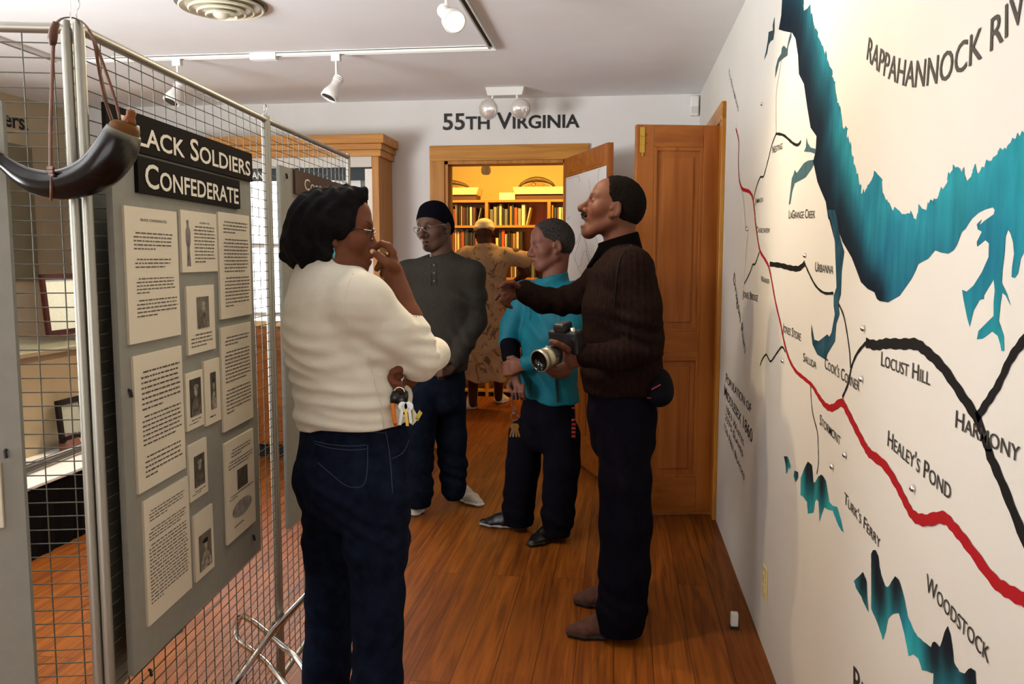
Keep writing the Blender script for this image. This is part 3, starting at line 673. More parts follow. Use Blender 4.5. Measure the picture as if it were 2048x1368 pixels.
paint(ragged(C7((510, 215), (530, 160), (550, 120), (572, 140), (582, 240), (592, 240), (608, 205), (625, 193), (650, 228), (660, 290), (670, 350), (690, 370), (715, 380), (740, 470), (750, 520), (735, 505), (720, 480), (705, 440), (690, 400), (665, 390), (640, 380), (625, 420), (615, 460), (610, 350), (600, 335), (590, 345), (580, 410), (550, 412), (545, 350), (525, 320), (508, 312), (510, 215)), 2, 2, 6), 'river_bend', c_pank(C7((550, 150), (570, 170), (630, 215))), cell=.016)
paint(ragged(C7((808, 792), (835, 765), (860, 743), (873, 775), (880, 800), (882, 870), (890, 970), (870, 930), (850, 880), (820, 832), (808, 792)), 2, 3, 6), 'river_bend', c_pank(C7((862, 765))), cell=.016)
paint(ragged(C7((905, 640), (915, 622), (930, 622), (945, 650), (952, 710), (965, 770), (985, 820), (1000, 828), (1020, 795), (1040, 768), (1060, 785), (1075, 830), (1090, 880), (1110, 990), (1140, 1060), (1165, 1105), (1200, 1132), (1240, 1165), (1250, 1140), (1262, 1130), (1290, 1165), (1305, 1120), (1320, 1070), (1335, 1043), (1350, 1090), (1360, 1150), (1370, 1250), (1400, 1300), (1430, 1312), (1450, 1285), (1465, 1278), (1490, 1300), (1498, 1420), (1250, 1420), (1255, 1310), (1190, 1290), (1170, 1225), (1140, 1200), (1115, 1210), (1090, 1080), (1060, 970), (1030, 975), (1000, 1000), (985, 1080), (970, 1122), (945, 1040), (925, 990), (905, 950), (905, 760), (905, 640)), 2, 5, 6), 'river_bend', c_pank(C7((925, 640), (935, 700), (940, 770), (955, 830), (1045, 790), (1335, 1080), (1325, 1130), (1345, 1150), (1262, 1150), (1465, 1295))), cell=.014)
red = C5((155, 765), (172, 840), (170, 960), (175, 1060), (190, 1118), (213, 1132), (235, 1140), (255, 1175), (268, 1270))+C6((270, 0), (285, 110), (300, 185), (335, 245), (357, 300), (390, 480), (420, 610), (442, 720), (470, 820), (510, 895), (560, 940), (610, 985), (650, 1050), (690, 1103), (730, 1117), (785, 1085), (820, 1140), (870, 1240), (925, 1345))+C7((900, 75), (980, 140), (1050, 250), (1100, 350), (1145, 425), (1210, 450), (1310, 435), (1370, 490), (1450, 590), (1590, 780), (1680, 850), (1790, 910), (1900, 990))
stroke(red, [.012, .016, .014, .013, .012, .012, .02, .021, .021, .021, .021], 'red_road', m_red, .0016)
for pts, wd in ((C6((357, 262), (420, 270), (480, 285), (530, 288), (565, 258)), .017), (C6((565, 258), (590, 315), (630, 390), (680, 433), (735, 435)), .007), (C6((765, 495), (800, 580), (830, 760), (838, 880)), .006),
                (C6((790, 1055), (825, 970), (845, 870), (880, 790), (930, 730)), .008), (C6((930, 730), (990, 745), (1050, 735), (1140, 738), (1230, 740), (1300, 790), (1390, 880), (1500, 1040), (1590, 1180), (1655, 1345))+C7((1570, 80), (1640, 240), (1760, 540), (1850, 760)), .021),
                (C6((1590, 1180), (1650, 1090), (1720, 980), (1790, 830), (1868, 720), (1960, 600)), .016), (C6((300, 865), (312, 830), (335, 800), (350, 825), (365, 840), (400, 790), (430, 755), (450, 785)), .007),
                (C6((600, 985), (605, 1080), (615, 1160), (640, 1260), (645, 1340))+C7((610, 120), (600, 190)), .005), (C6((205, 380), (240, 310), (255, 265), (270, 260), (295, 190)), .007),
                (C5((542, 840), (530, 858), (515, 862), (490, 848), (440, 805), (395, 795)), .009), (C5((395, 795), (370, 860), (345, 960), (320, 1048), (300, 1055), (275, 1120), (260, 1190)), .007)):
    stroke(pts, wd, 'black_road', m_road, .0013)
stroke(C5((427, 350), (410, 460), (395, 570), (395, 795)), .004, 'black_road', m_faint, .0013)
stroke(C5((190, 1130), (205, 1230), (212, 1368))+C6((215, 40), (228, 66), (215, 200), (205, 380)), .004, 'black_road', m_faint, .0013)
def place(txt, p0, p1, cap, m=m_mtext, bold=.004, small=True):
    a, b_ = V((XR-.0016, *yz(p0))), V((XR-.0016, *yz(p1))); u = b_-a
    h = (at(p0[0], p0[1]-cap, X=XR)-at(p0[0], p0[1], X=XR)).length
    v = V((1, 0, 0)).cross(u).normalized()
    if v.z < 0: v = -v
    b = MB(); text_on(b, txt, a, u, v, h, u.length, caps=small, bold=bold); b.build('place_name', m, MUR)
for t_, a, c, h in (('Nesting', (1545, 307), (1565, 298), 15), ('Jamaica', (1511, 407), (1526.5, 403.5), 11), ('LaGrange Creek', (1578, 437), (1630.5, 436), 17), ('Churchview', (1513.5, 465), (1540, 466), 12), ('Urbanna', (1631, 542.5), (1667, 548), 20),
                    ('Warner', (1522.5, 563), (1539.5, 568), 12), ('Jones Bridge', (1486, 594), (1516, 603), 15), ('Jones Store', (1566, 663), (1602, 682), 18), ('Saluda', (1607, 722), (1633, 738), 18), ("Cook's Corner", (1650, 736), (1719.5, 783), 23), ('Locust Hill', (1763, 731), (1861, 771), 30),
                    ('Harmony Village', (1912, 854), (2190, 1010), 37), ('Stormont', (1640, 848), (1681, 891), 22), ("Healey's Pond", (1776, 891), (1902, 1001), 34), ("Turk's Ferry", (1689, 1005), (1761, 1098), 24), ('Woodstock', (1853, 1180), (1979, 1328), 38), ('Bl', (1708, 1385), (1735, 1420), 58)):
    place(t_, a, c, h)
for t_, a, c, h in (('Population of', (1452, 764), (1502.5, 827), 20), ('Middlesex 1860', (1449, 790), (1504.5, 887), 23), ('1863 Whites', (1453, 822), (1488, 893), 14), ('2375 Slaves', (1451, 838), (1486, 915), 14), ('126 Free Blacks', (1449, 858), (1489, 962), 14)): place(t_, a, c, h)
place('To Richmond', (1457, 148), (1477, 226), 12, m_mgrey); place('Dragon Run', (1467, 560), (1490, 708), 22, small=False)
def arc_name():
    base = [(1734, 118), (1752, 138), (1772, 154), (1795, 166), (1820, 174), (1842, 173.5), (1860, 170), (1884, 164), (1911, 151), (1944, 130), (1985, 101), (2020, 69), (2050, 35), (2080, -5), (2110, -50)]
    caps_ = [42, 44, 48, 52, 54, 54, 55, 57, 62, 66, 76, 86, 95, 105, 115]
    q = smooth_line([np.array(yz(p)) for p in base], 8); h = np.mean([(at(p[0], p[1]-c, X=XR)-at(p[0], p[1], X=XR)).length for p, c in zip(base[:11], caps_)])
    L = [0]
    for i in range(1, len(q)): L.append(L[-1]+np.linalg.norm(q[i]-q[i-1]))
    vs, fs = glyphs('RAPPAHANNOCK RIVER', False, .004)
    # 'RAPPAHANNOCK' ends at picture x 1944+20
    wK = glyphs('RAPPAHANNOCK', False, .004)[0][:, 0].max(); lK = np.interp(1966, [p[0] for p in base], [L[8*i] for i in range(len(base))]); sx = lK/wK
    out = []
    for x, y in vs:
        s_ = min(x*sx, L[-1]-1e-4); i = int(np.searchsorted(L, s_)); i = max(1, min(len(q)-1, i)); t = q[i]-q[i-1]; tl_ = np.linalg.norm(t); t = t/tl_
        p = q[i-1]+t*(s_-L[i-1]); v = np.array([t[1], -t[0]]); v = v if v[1] > 0 else -v
        v = v*.6+np.array([0, .4]); out.append((XR-.0016, p[0]+v[0]*y*h, p[1]+v[1]*y*h))
    b = MB(); b.add(out, fs); b.build('river_name', m_mtext, MUR)
arc_name()
# domed metal studs that mark places
for x, y, r in ((1611.7, 511, 4.2), (1728.7, 657, 6.2), (1725, 758, 6), (1567, 722, 4), (1828.5, 977, 8.5), (1692, 910, 6), (1666, 933.5, 5), (1496, 459, 3.2), (1525, 208, 3.5)):
    c = at(x, y, X=XR); rr_ = .0075
    b = MB(); b.lathe([(rr_, 0), (rr_*.95, .003), (rr_*.7, .006), (rr_*.35, .0078), (.0003, .0082)], (XR-.0005, c.y, c.z), rotm((0, 1, 0), (0, 0, 1), (-1, 0, 0)), 14); b.build('marker_stud', m_chrome, MUR, smooth='all')
# ---------------------------------------------------------------- fixtures on ceiling and walls
b = MB(); text_on(b, '55th Virginia', (at(886, 258, Y=YB).x, YB-.004, 2.323), (1, 0, 0), UP, .118, at(1159, 258, Y=YB).x-at(886, 258, Y=YB).x, caps=True, bold=.018)
tag(b.build('wall_lettering', m_black), 'black capitals reading 55TH VIRGINIA on the white wall above the library doorway', 'lettering')
def track(p0, p1, label, flip=1):
    p0, p1 = V(p0), V(p1); d = (p1-p0).normalized(); n = V((-d.y, d.x, 0)); c = (p0+p1)/2; R = rotm(d, n, UP); L = (p1-p0).length
    o = thing('light_track', label, 'light track', (c.x, c.y, HC), 'ceiling light tracks')
    b = MB(); b.box(c+UP*-.004, (L, .036, .008), R)
    for s in (-1, 1): b.box(c+n*s*.0155+UP*-.013, (L, .005, .018), R)
    b.build('rail', m_white, o)
    MB().box(c+UP*-.0085, (L-.01, .026, .002), R).build('conductor_slot', m_black, o)
TY, TX1, TX0 = 4.54, -.687, -3.18
track((TX0, TY, HC), (TX1+.018, TY, HC), 'white track across the ceiling carrying two spotlights')
track((TX1, TY-.018, HC), (TX1, .6, HC), 'white track running away from the far corner towards the top edge')
track((TX0, TY-.018, HC), (TX0, .6, HC), 'white track on the left, seen through the mesh screen')
b = MB(); b.box((at(525, 104, Z=HC).x, TY, HC-.022), (.15, .05, .036)); tag(b.build('track_feed_box', m_white, bevel=.003), 'white feed box on the cross track between its two spotlights', 'junction box')
m_bulb = mat('lit_spot_lens', 'fff0d0', rough=.3, emit=14)
m_lens = mat('dark_spot_lens', '3a3733', rough=.15)
def spot(x, y, aim, label, lit=None, power=0, size=.0, angle=80):
    c = V((x, y, HC)); o = thing('track_spotlight', label, 'spotlight', c, 'spotlights on the ceiling tracks')
    b = MB(); b.box(c+UP*-.038, (.05, .034, .04)); b.build('track_adapter', m_white, o, bevel=.003)
    b = MB(); b.tube([c+UP*-.055, c+UP*-.165], .0075, 8); b.build('stem', m_white, o, smooth=True)
    d = (V(aim)-c).normalized(); s = V((0, 0, 1)).cross(d).normalized() if abs(d.z) < .999 else V((1, 0, 0)); R = rotm(s, d.cross(s), d); k = c+UP*-.17
    b = MB(); b.lathe([(.012, -.045), (.022, -.042), (.026, -.03), (.026, .025), (.030, .035), (.044, .07), (.047, .10), (.044, .102)], k, R, 20)
    for i in range(3): b.lathe([(.026, -.036+i*.011), (.029, -.034+i*.011), (.029, -.03+i*.011), (.026, -.028+i*.011)], k, R, 18)
    b.build('lamp_housing', m_white, o, smooth='all')
    b = MB(); b.lathe([(.042, .1005), (.036, .104), (.02, .108), (.001, .109)], k, R, 18); b.build('lens', m_bulb if lit else m_lens, o, smooth='all')
    if power: light('spot_beam', 'SPOT', k+d*.125, power, WARM, aim=k+d, spot_size=math.radians(angle), spot_blend=.6, shadow_soft_size=size or .03)
spot(at(362, 115, Z=HC).x, TY, (-3.0, 3.7, .6), 'white track spotlight half hidden behind the top rail of the screen', power=80, angle=95)
spot(at(677, 105, Z=HC).x, TY, (-2.15, 3.9, 1.0), 'white track spotlight hanging in clear view left of the doorway lettering', power=80, angle=95)
_sp = at(893, 6, X=TX1)
spot(TX1, _sp.y, (.25, 1.9, 1.45), 'lit track spotlight cut off by the top edge of the picture', lit=True, power=42, angle=110)
spot(TX1, 2.5, (.536, 2.5, 1.0), 'track spotlight on the right track above the picture edge', lit=True, power=40, angle=120)
def vent():
    c = at(443, 8, Z=HC); c = V((c.x, c.y, HC)); o = thing('ceiling_vent', 'round ceiling air diffuser of concentric cream rings', 'air vent', c)
    m = mat('vent_enamel', 'd8d2bc', rough=.5); D = rotm((1, 0, 0), (0, -1, 0), (0, 0, -1))
    for i, r in enumerate((.185, .145, .108, .072)):
        b = MB(); z = .004+i*.011; n = 40
        pr = [(r-.03, z-.004), (r-.006, z+.018), (r, z+.014), (r-.004, z+.006), (r-.026, z-.006)]
        b.lathe(pr[:4], c, D, n); b.build('ring', m, o, smooth=True)
    b = MB(); b.lathe([(.04, .03), (.036, .052), (.02, .062), (.001, .064)], c, D, 24); b.build('centre_cone', m, o, smooth=True)
    b = MB(); b.lathe([(.2, .0005), (.2, .004), (.001, .004)], c, D, 36); b.build('throat', mat('vent_throat_grey', '77735f', rough=.8), o)  # throat disc in a plain grey, darker than the rings
vent()
def emergency():
    c = at(1011, 176, Z=HC); x, y = c.x, c.y; o = thing('emergency_light', 'white emergency light box with two clear round lamps under the ceiling', 'emergency light', (x, y, HC))
    b = MB(); b.prism([(x-.13, y-.045, HC), (x+.13, y-.045, HC), (x+.115, y-.045, HC-.055), (x-.115, y-.045, HC-.055)], (0, .09, 0)); b.build('box', m_white, o, bevel=.004)
    for s, l in ((-1, 0), (1, 1)):
        k = V((x+s*.105, y-.05, HC-.145)); t = V((s*.15, -1, -.18)).normalized(); a = UP.cross(t).normalized(); R = rotm(a, t.cross(a), t)
        b = MB(); b.tube([(x+s*.08, y-.03, HC-.05), (x+s*.085, y-.035, HC-.085), k-t*.03+UP*.05, k-t*.035], .009, 8); b.build('bracket', m_white, o, smooth=True)
        b = MB(); b.lathe([(.012, -.05), (.04, -.03), (.064, 0), (.067, .012), (.064, .018)], k, R, 22); b.build('lamp_shell', mat('lamp_plastic', 'cfcac0', rough=.3), o, smooth='all')
        b = MB(); b.lathe([(.063, .016), (.058, .026), (.034, .036), (.001, .04)], k, R, 22); b.build('lamp_lens', mat('lamp_reflector', 'f2f0ea', rough=.12, metal=.6), o, smooth='all')
emergency()
c = at(1388, 214, Y=YB); b = MB(); b.bx(c.x-.03, c.x+.03, YB-.05, YB, c.z-.065, c.z+.07); o = b.build('motion_sensor', m_white, bevel=.012); tag(o, 'small white motion sensor high in the far right corner of the wall', 'sensor')
MB().bx(c.x-.022, c.x+.022, YB-.053, YB-.049, c.z-.05, c.z-.005).build('sensor_window', mat('sensor_lens', 'd4d2cc', rough=.2), o)
def outlet():
    c = at(1532, 1165, X=XR); o = thing('wall_outlet', 'cream socket plate low on the right wall beneath the map', 'socket', (XR, c.y, c.z))
    pm = mat('ivory_plate', 'd9c88e', rough=.4); MB().bx(XR-.007, XR, c.y-.036, c.y+.036, c.z-.058, c.z+.058).build('plate', pm, o, bevel=.003)
    for s in (-1, 1): MB().bx(XR-.010, XR-.006, c.y-.017, c.y+.017, c.z+s*.021-.014, c.z+s*.021+.014).build('receptacle', pm, o, bevel=.003)
outlet()
c = at(1468, 1256, Z=0)
o = thing('door_stop', 'small white block with a dark foot on the floor by the right wall', 'door stop', (c.x, c.y, 0))
MB().bx(c.x-.014, c.x+.014, c.y-.014, c.y+.014, .01, .062).build('block', m_white, o, bevel=.004); MB().bx(c.x-.016, c.x+.016, c.y-.016, c.y+.016, 0, .011).build('foot', m_black, o)
# drawn map hung on the library door (towards us)
def door_map():
    p0, n = CB(0, 0, -.022), V((LD.y, -LD.x, 0)); n = n if n.y < 0 else -n
    def q(x, y): return on(x, y, p0+n*.002, n)
    tl_, tr_, bl_ = q(1132, 356), q(1213, 331), q(1140, 575)
    d = V((LD.x, LD.y, 0)); s0 = (tl_-p0).dot(d); s1 = (tr_-p0).dot(d); z1 = (tl_.z+tr_.z)/2; z0 = bl_.z-.1
    o = thing('paper_map', 'large white sheet with a thin drawn map hung on the open library door', 'map', p0+d*(s0+s1)/2+UP*z0)
    b = MB(); b.prism([p0+d*s+UP*z+n*.001 for s, z in ((s0, z0), (s1, z0), (s1, z1), (s0, z1))], n*.0015); b.build('sheet', mat('white_paper', 'd9d6d2', rough=.7), o)
    rr = random.Random(5); g = mat('pencil_line', '9b97a0', rough=.8)
    for k in range(9):
        b = MB(); s, z = s0+(s1-s0)*rr.uniform(.1, .6), z1-(z1-z0)*rr.uniform(.05, .6); pts = []; a = rr.uniform(-2.2, -.9)
        for i in range(26):
            pts.append(p0+d*max(s0+.01, min(s1-.01, s))+UP*max(z0+.01, min(z1-.01, z))+n*.003); a += rr.uniform(-.7, .7); s += math.cos(a)*.03; z += math.sin(a)*.03
        b.tube(pts, .0016, 4); b.build('drawn_line', g, o)
door_map()
# ---------------------------------------------------------------- built-in cabinet with the window bay
def bay():
    x1 = -1.645; x0 = -3.42; yf = 5.66; o = thing('window_cabinet', 'honey coloured built in cabinet with cornice framing the bright window', 'cabinet', ((x0+x1)/2, 5.83, 0))
    b = MB(); b.bx(x1-.05, x1, yf, YB-.001, 0, 2.12); b.build('side_panel', m_pine, o, bevel=.003)
    b = MB(); b.bx(x0, x0+.05, yf, YB-.001, 0, 2.12); b.build('side_panel', m_pine, o, bevel=.003)
    b = MB(); b.bx(x1-.105, x1-.05, yf+.02, yf+.06, .96, 2.02); b.build('reveal', mat('white_reveal', 'f0ece2', rough=.6), o)
    for z0, z1, e in ((2.10, 2.145, .02), (2.145, 2.185, .03), (2.185, 2.245, .05)):
        b = MB(); b.bx(x0-e, x1+e, yf-e, YB-.001, z0, z1); b.build('cornice', m_pinex, o, bevel=.003)
    b = MB(); b.bx(x0+.05, x1-.05, yf-.004, yf+.02, 2.03, 2.1); b.build('fascia', mat('pale_fascia', 'cfc9c0', rough=.7), o)
    yc = 5.53
    b = MB(); b.bx(x0, x1, yc-.03, YB-.001, .935, .975); b.build('counter', mat('pale_pine_counter', 'd8b070', rough=.25, coat=.4, noise=.1, nscale=6, stretch=(1, 8, 8)), o, bevel=.004)
    b = MB(); b.bx(x0, x1, yc, YB-.001, .1, .935); b.build('carcass', m_pine, o)
    b = MB(); b.bx(x0+.02, x1-.02, yc+.05, YB-.001, 0, .1); b.build('toe_kick', m_black, o)
    n = 4; w_ = (x1-x0)/n
    for i in range(n):
        a = x0+w_*i+.008; c_ = x0+w_*(i+1)-.008; d = MB()
        d.bx(a, a+.07, yc-.02, yc, .12, .77); d.bx(c_-.07, c_, yc-.02, yc, .12, .77); d.bx(a+.07, c_-.07, yc-.02, yc, .12, .19); d.bx(a+.07, c_-.07, yc-.02, yc, .70, .77); d.bx(a+.07, c_-.07, yc-.01, yc-.001, .19, .70)
        dr = d.build('door', m_door, o, bevel=.003)
        k = MB(); kx = c_-.03 if i % 2 == 0 else a+.03; k.lathe([(.006, 0), (.006, .012), (.014, .018), (.015, .026), (.008, .031), (.001, .032)], (kx, yc-.02, .66), rotm((1, 0, 0), (0, 0, 1), (0, -1, 0)), 12); k.build('knob', m_black, dr, smooth=True)
        dw = MB().bx(a, c_, yc-.02, yc, .79, .92).build('drawer', m_doorx, o, bevel=.003)
    # grey display panel with header standing in the bay in front of the window
    gp = mat('blue_grey_panel', '878c8d', rough=.9, noise=.03, nscale=30)
    p = thing('exhibit_panel', 'blue grey exhibit panel with white sheets standing inside the window cabinet', 'panel', (-1.86, yf+.1, .975))
    pa, pb = at(700, 330, Y=yf+.1), at(744, 560, Y=yf+.1)
    b = MB(); b.bx(pa.x-.06, pb.x, yf+.1, yf+.115, .976, at(720, 330, Y=yf+.1).z); b.build('sheet', gp, p)
    q0, q1 = at(668, 342, Y=yf+.1), at(725, 560, Y=yf+.1)
    b = MB(); b.bx(q0.x, q1.x, yf+.094, yf+.0995, 1.3, q0.z); b.build('white_page', mat('bright_page', 'f4f2ec', rough=.7), p)
    h = thing('header_sign', 'dark header board with white capitals across the top of the window', 'sign', (-2.2, yf+.05, 2.0))
    ha, hb = at(440, 333, Y=yf+.05), at(742, 360, Y=yf+.05)
    b = MB(); b.bx(ha.x, hb.x, yf+.05, yf+.07, hb.z, ha.z+.005); b.build('panel', mat('dark_slate_panel', '3d4345', rough=.8), h)
    b = MB(); e = at(536, 357, Y=yf+.05); text_on(b, 'Occupant', (at(448, 357, Y=yf+.05).x, yf+.049, e.z-.0), (1, 0, 0), UP, .062, e.x-at(448, 357, Y=yf+.05).x, caps=True, bold=.02); b.build('lettering', m_white, h)
bay()
# ---------------------------------------------------------------- left part of the room behind the screens
def left_part():
    XT = -2.68
    m_cloth = mat('white_tablecloth', 'e6e6e4', rough=.9); m_skirt = mat('black_skirt_cloth', '0d0b0e', rough=.95, spec=.1, noise=.4, nscale=30, stretch=(1, 6, .3))
    o = thing('display_platform', 'low platform with white top and black skirt behind the screens', 'platform', (XT-.4, 3.6, 0))
    b = MB(); n = 40; ya, yb_ = 2.7, 4.55; vs = []
    for i in range(n+1):
        y = ya+(yb_-ya)*i/n; w_ = .006*math.sin(i*2.4)
        vs += [(XT-.012+w_, y, 0), (XT-.012, y, .335), (XT-.05, y, .335), (XT-.05, y, 0)]
    b.add(vs, [(4*i+a, 4*i+(a+1) % 4, 4*i+4+(a+1) % 4, 4*i+4+a) for i in range(n) for a in range(4)]+[(0, 1, 2, 3), (4*n, 4*n+3, 4*n+2, 4*n+1)]); b.build('skirt', m_skirt, o)
    b = MB(); b.bx(XT-.95, XT, ya, yb_, .335, .352); b.build('top', m_cloth, o, bevel=.004)
    b = MB(); b.bx(XT-.93, XT-.06, ya+.03, yb_-.03, 0, .335); b.build('core', m_skirt, o)
    # flintlock musket lying along the platform
    g = thing('old_musket', 'long dark old musket lying along the white platform top', 'musket', (XT-.25, 3.6, .352))
    gm = mat('dark_walnut', '3a3128', rough=.45, noise=.3, nscale=12, stretch=(3, 1, 3)); gi = mat('aged_steel', '5d5a52', rough=.35, metal=.8)
    def P_(u, z=0, s=0): a, c = V((XT-.14, 3.12, .352)), V((XT-.20, 4.38, .352)); d = (c-a).normalized(); return a+(c-a)*u+V((-d.y, d.x, 0))*s+UP*z
    b = MB(); b.tube([P_(0, .035), P_(.06, .037), P_(.16, .037), P_(.24, .03), P_(.32, .03), P_(.5, .03), P_(.85, .026)], [.03, .035, .032, .021, .022, .02, .014], 12, flat=.8); b.build('stock', gm, g, smooth='all')
    b = MB(); b.tube([P_(.3, .05), P_(.6, .046), P_(1.0, .040)], [.0125, .0105, .009], 10); b.build('barrel', gi, g, smooth=True)
    b = MB(); b.box(P_(.27, .045, -.018), (.012, .1, .03)); b.tube([P_(.23, .05, -.02), P_(.225, .075, -.02), P_(.24, .085, -.02)], .006, 8); b.build('lock', gi, g, smooth=True)
    b = MB(); b.tube([P_(.24, .012, .0), P_(.25, .006), P_(.3, .006), P_(.32, .014)], .004, 8); b.build('trigger_guard', m_brass, g, smooth=True)
    b = MB(); b.tube([P_(.1, .008, .1), P_(.55, .008, .12)], .006, 8); tag(b.build('ramrod', gi, None, smooth=True), 'thin steel ramrod lying beside the musket on the white platform', 'ramrod')
    # plinth with a glass top, frames leaning on it
    v = thing('glass_topped_case', 'beige display case with reflecting glass top behind the white platform', 'display case', (-3.28, 4.0, .352))
    cb = mat('beige_laminate', 'b9a88a', rough=.35, noise=.03, nscale=5); XV = -2.99
    b = MB(); b.prism([(XV, 3.3, .90), (XV-.10, 3.3, .353), (XV-.62, 3.3, .353), (XV-.62, 3.3, .90)], (0, 1.12, 0)); b.build('base', cb, v)
    b = MB(); b.bx(XV-.66, XV+.03, 3.26, 4.46, .90, .925); b.build('rim', mat('grey_beige_rim', '8c8068', rough=.3), v, bevel=.003)
    b = MB(); b.bx(XV-.63, XV, 3.29, 4.43, .9255, .932); b.build('glass_top', mat('case_glass', '9aa08c', rough=.06, spec=.9), v)
    def frame(c4, X, name, label, fm, pm, tilt=.08):
        tl_, tr_, bl_ = [at(*c, X=X) for c in c4]; y0, y1 = tl_.y, tr_.y; z0, z1 = bl_.z, (tl_.z+tr_.z)/2
        if y1 < y0: y0, y1 = y1, y0
        o = thing(name, label, 'framed document', (X, (y0+y1)/2, z0), 'framed documents behind the screens')
        lean = V((-tilt, 0, 1)).normalized(); n = V((1, 0, tilt)).normalized(); R = rotm((0, 1, 0), n, lean); H_ = z1-z0; W_ = y1-y0; c = V((X, (y0+y1)/2, z0))
        fw = .03; b = MB()
        b.box(c+lean*(fw/2), (W_, .02, fw), R); b.box(c+lean*(H_-fw/2), (W_, .02, fw), R)
        for s in (-1, 1): b.box(c+lean*(H_/2)+V((0, s*(W_/2-fw/2), 0)), (fw, .02, H_), R)
        b.build('frame', fm, o, bevel=.002)
        b = MB(); b.box(c+lean*(H_/2)-n*.004, (W_-fw, .006, H_-fw), R); b.build('document', pm, o)
        return o
    fr = mat('mahogany_frame', '35140c', rough=.8, spec=.15); fd = mat('dark_frame', '1d1512', rough=.7, spec=.15)
    frame([(-22, 549), (28, 540), (0, 650)], -3.22, 'framed_print', 'framed yellowish print leaning on the case at the far left', fd, mat('yellow_print', 'a98a3c', rough=.4, noise=.15, nscale=12)) if False else None
    frame([(88, 549), (206, 545), (106, 672)], -3.12, 'framed_print', 'red brown frame with pale document leaning on the glass topped case', fr, mat('pale_blue_document', 'c2c8bb', rough=.35, noise=.06, nscale=60))
    frame([(117, 802), (168, 790), (138, 882)], -3.0+.02, 'framed_print', 'small black frame with pale sheet standing on the white platform', fd, mat('grey_document', 'aeb3a8', rough=.4, noise=.05, nscale=60))
    frame([(-60, 520), (14, 532), (20, 655)], -3.16, 'framed_print', 'dark frame with ochre picture at the left edge on the case', fd, mat('ochre_print', 'b58a35', rough=.4, noise=.15, nscale=12))
    # dark shallow artefacts at the foot of the frame
    c = at(205, 650, X=-3.06); b = MB(); b.lathe([(.02, 0), (.05, .01), (.06, .05), (.055, .09), (.02, .11), (.001, .112)], (-3.12, c.y+.05, .933), None, 14, 1, .8); tag(b.build('dark_canteen', mat('dark_cloth_canteen', '2b2622', rough=.8, noise=.3, nscale=30), None, smooth='all'), 'dark round canteen beside the red brown frame on the case', 'canteen')
    b = MB(); c = at(98, 882, Z=.40); c.x += .14; b.prism([(c.x-.05, c.y-.05, .353), (c.x+.02, c.y-.05, .353), (c.x-.02, c.y-.05, .45), (c.x-.05, c.y-.05, .45)], (0, .12, 0)); tag(b.build('leather_pouch', mat('red_brown_leather', '6b4136', rough=.6, noise=.2, nscale=20), None, bevel=.01), 'small red brown leather pouch behind the musket on the platform', 'pouch')
    # pine cupboard in the far left corner
    k = thing('pine_cupboard', 'bright orange pine cupboard standing against the far left back wall', 'cupboard', (-3.8, 5.7, 0))
    om = wood('orange_pine', 'd08a2a', 'b06a18', 2)
    for px0, px1, za, zb, nm in ((103, 240, 0, at(130, 706, Y=5.45).z, 'base_cabinet'), (160, 240, at(130, 706, Y=5.45).z, at(190, 288, Y=5.45).z, 'upper_cabinet')):
        xa, xb = at(px0, 720, Y=5.45).x, at(px1, 720, Y=5.45).x
        b = MB(); b.bx(xa, xb, 5.47, YB-.01, za, zb); cb_ = b.build(nm, om, k, bevel=.003)
        for i in range(2):
            w_ = (xb-xa)/2; d = MB(); a, c_ = xa+w_*i+.004, xa+w_*(i+1)-.004; z0, z1 = za+.03, zb-.03; t_ = min(.05, w_*.2)
            d.bx(a, a+t_, 5.45, 5.469, z0, z1); d.bx(c_-t_, c_, 5.45, 5.469, z0, z1); d.bx(a+t_, c_-t_, 5.45, 5.469, z0, z0+.07); d.bx(a+t_, c_-t_, 5.45, 5.469, z1-.07, z1); d.bx(a+t_, c_-t_, 5.46, 5.469, z0+.07, z1-.07)
            dr = d.build('door', om, cb_); kb = MB(); kx = c_-.02 if i == 0 else a+.02
            kb.lathe([(.006, 0), (.014, .016), (.012, .026), (.001, .028)], (kx, 5.45, (z0+z1)/2), rotm((1, 0, 0), (0, 0, 1), (0, -1, 0)), 10); kb.build('knob', m_black, dr, smooth=True)
    c0, c1 = at(176, 480, Y=5.44), at(212, 548, Y=5.44)
    b = MB(); b.bx(c0.x-.12, c1.x+.05, 5.443, 5.449, c1.z, c0.z); so = b.build('wall_chart', mat('old_chart_paper', 'd6caa4', rough=.8, noise=.05, nscale=10)); tag(so, 'pale old chart sheet fixed to the front of the orange cupboard', 'chart')
    # beige panels and words on the left wall
    t0 = at(-4, 258, X=XL); b = MB(); cap = (at(30, 232, X=XL)-at(30, 260, X=XL)).length
    w0 = at(-62, 251, X=XL); w1 = at(56, 265, X=XL)
    b = MB(); text_on(b, 'soldiers.', V((XL+.004, w0.y, w1.z+.012)), (0, 1, 0), UP, .115, w1.y-w0.y, bold=.02); tag(b.build('wall_words', m_black), 'bold black lettering ending in iers on the beige left wall', 'lettering')
    gpm = mat('olive_grey_panel', '8b8468', rough=.8, noise=.03, nscale=20)
    a, c = at(6, 283, X=XL+.02), at(66, 560, X=XL+.02); b = MB(); b.bx(XL+.001, XL+.02, a.y-.5, at(64, 300, X=XL+.02).y, c.z, a.z); tag(b.build('wall_panel', gpm), 'plain olive grey panel on the left wall below the bold lettering', 'panel')
left_part()
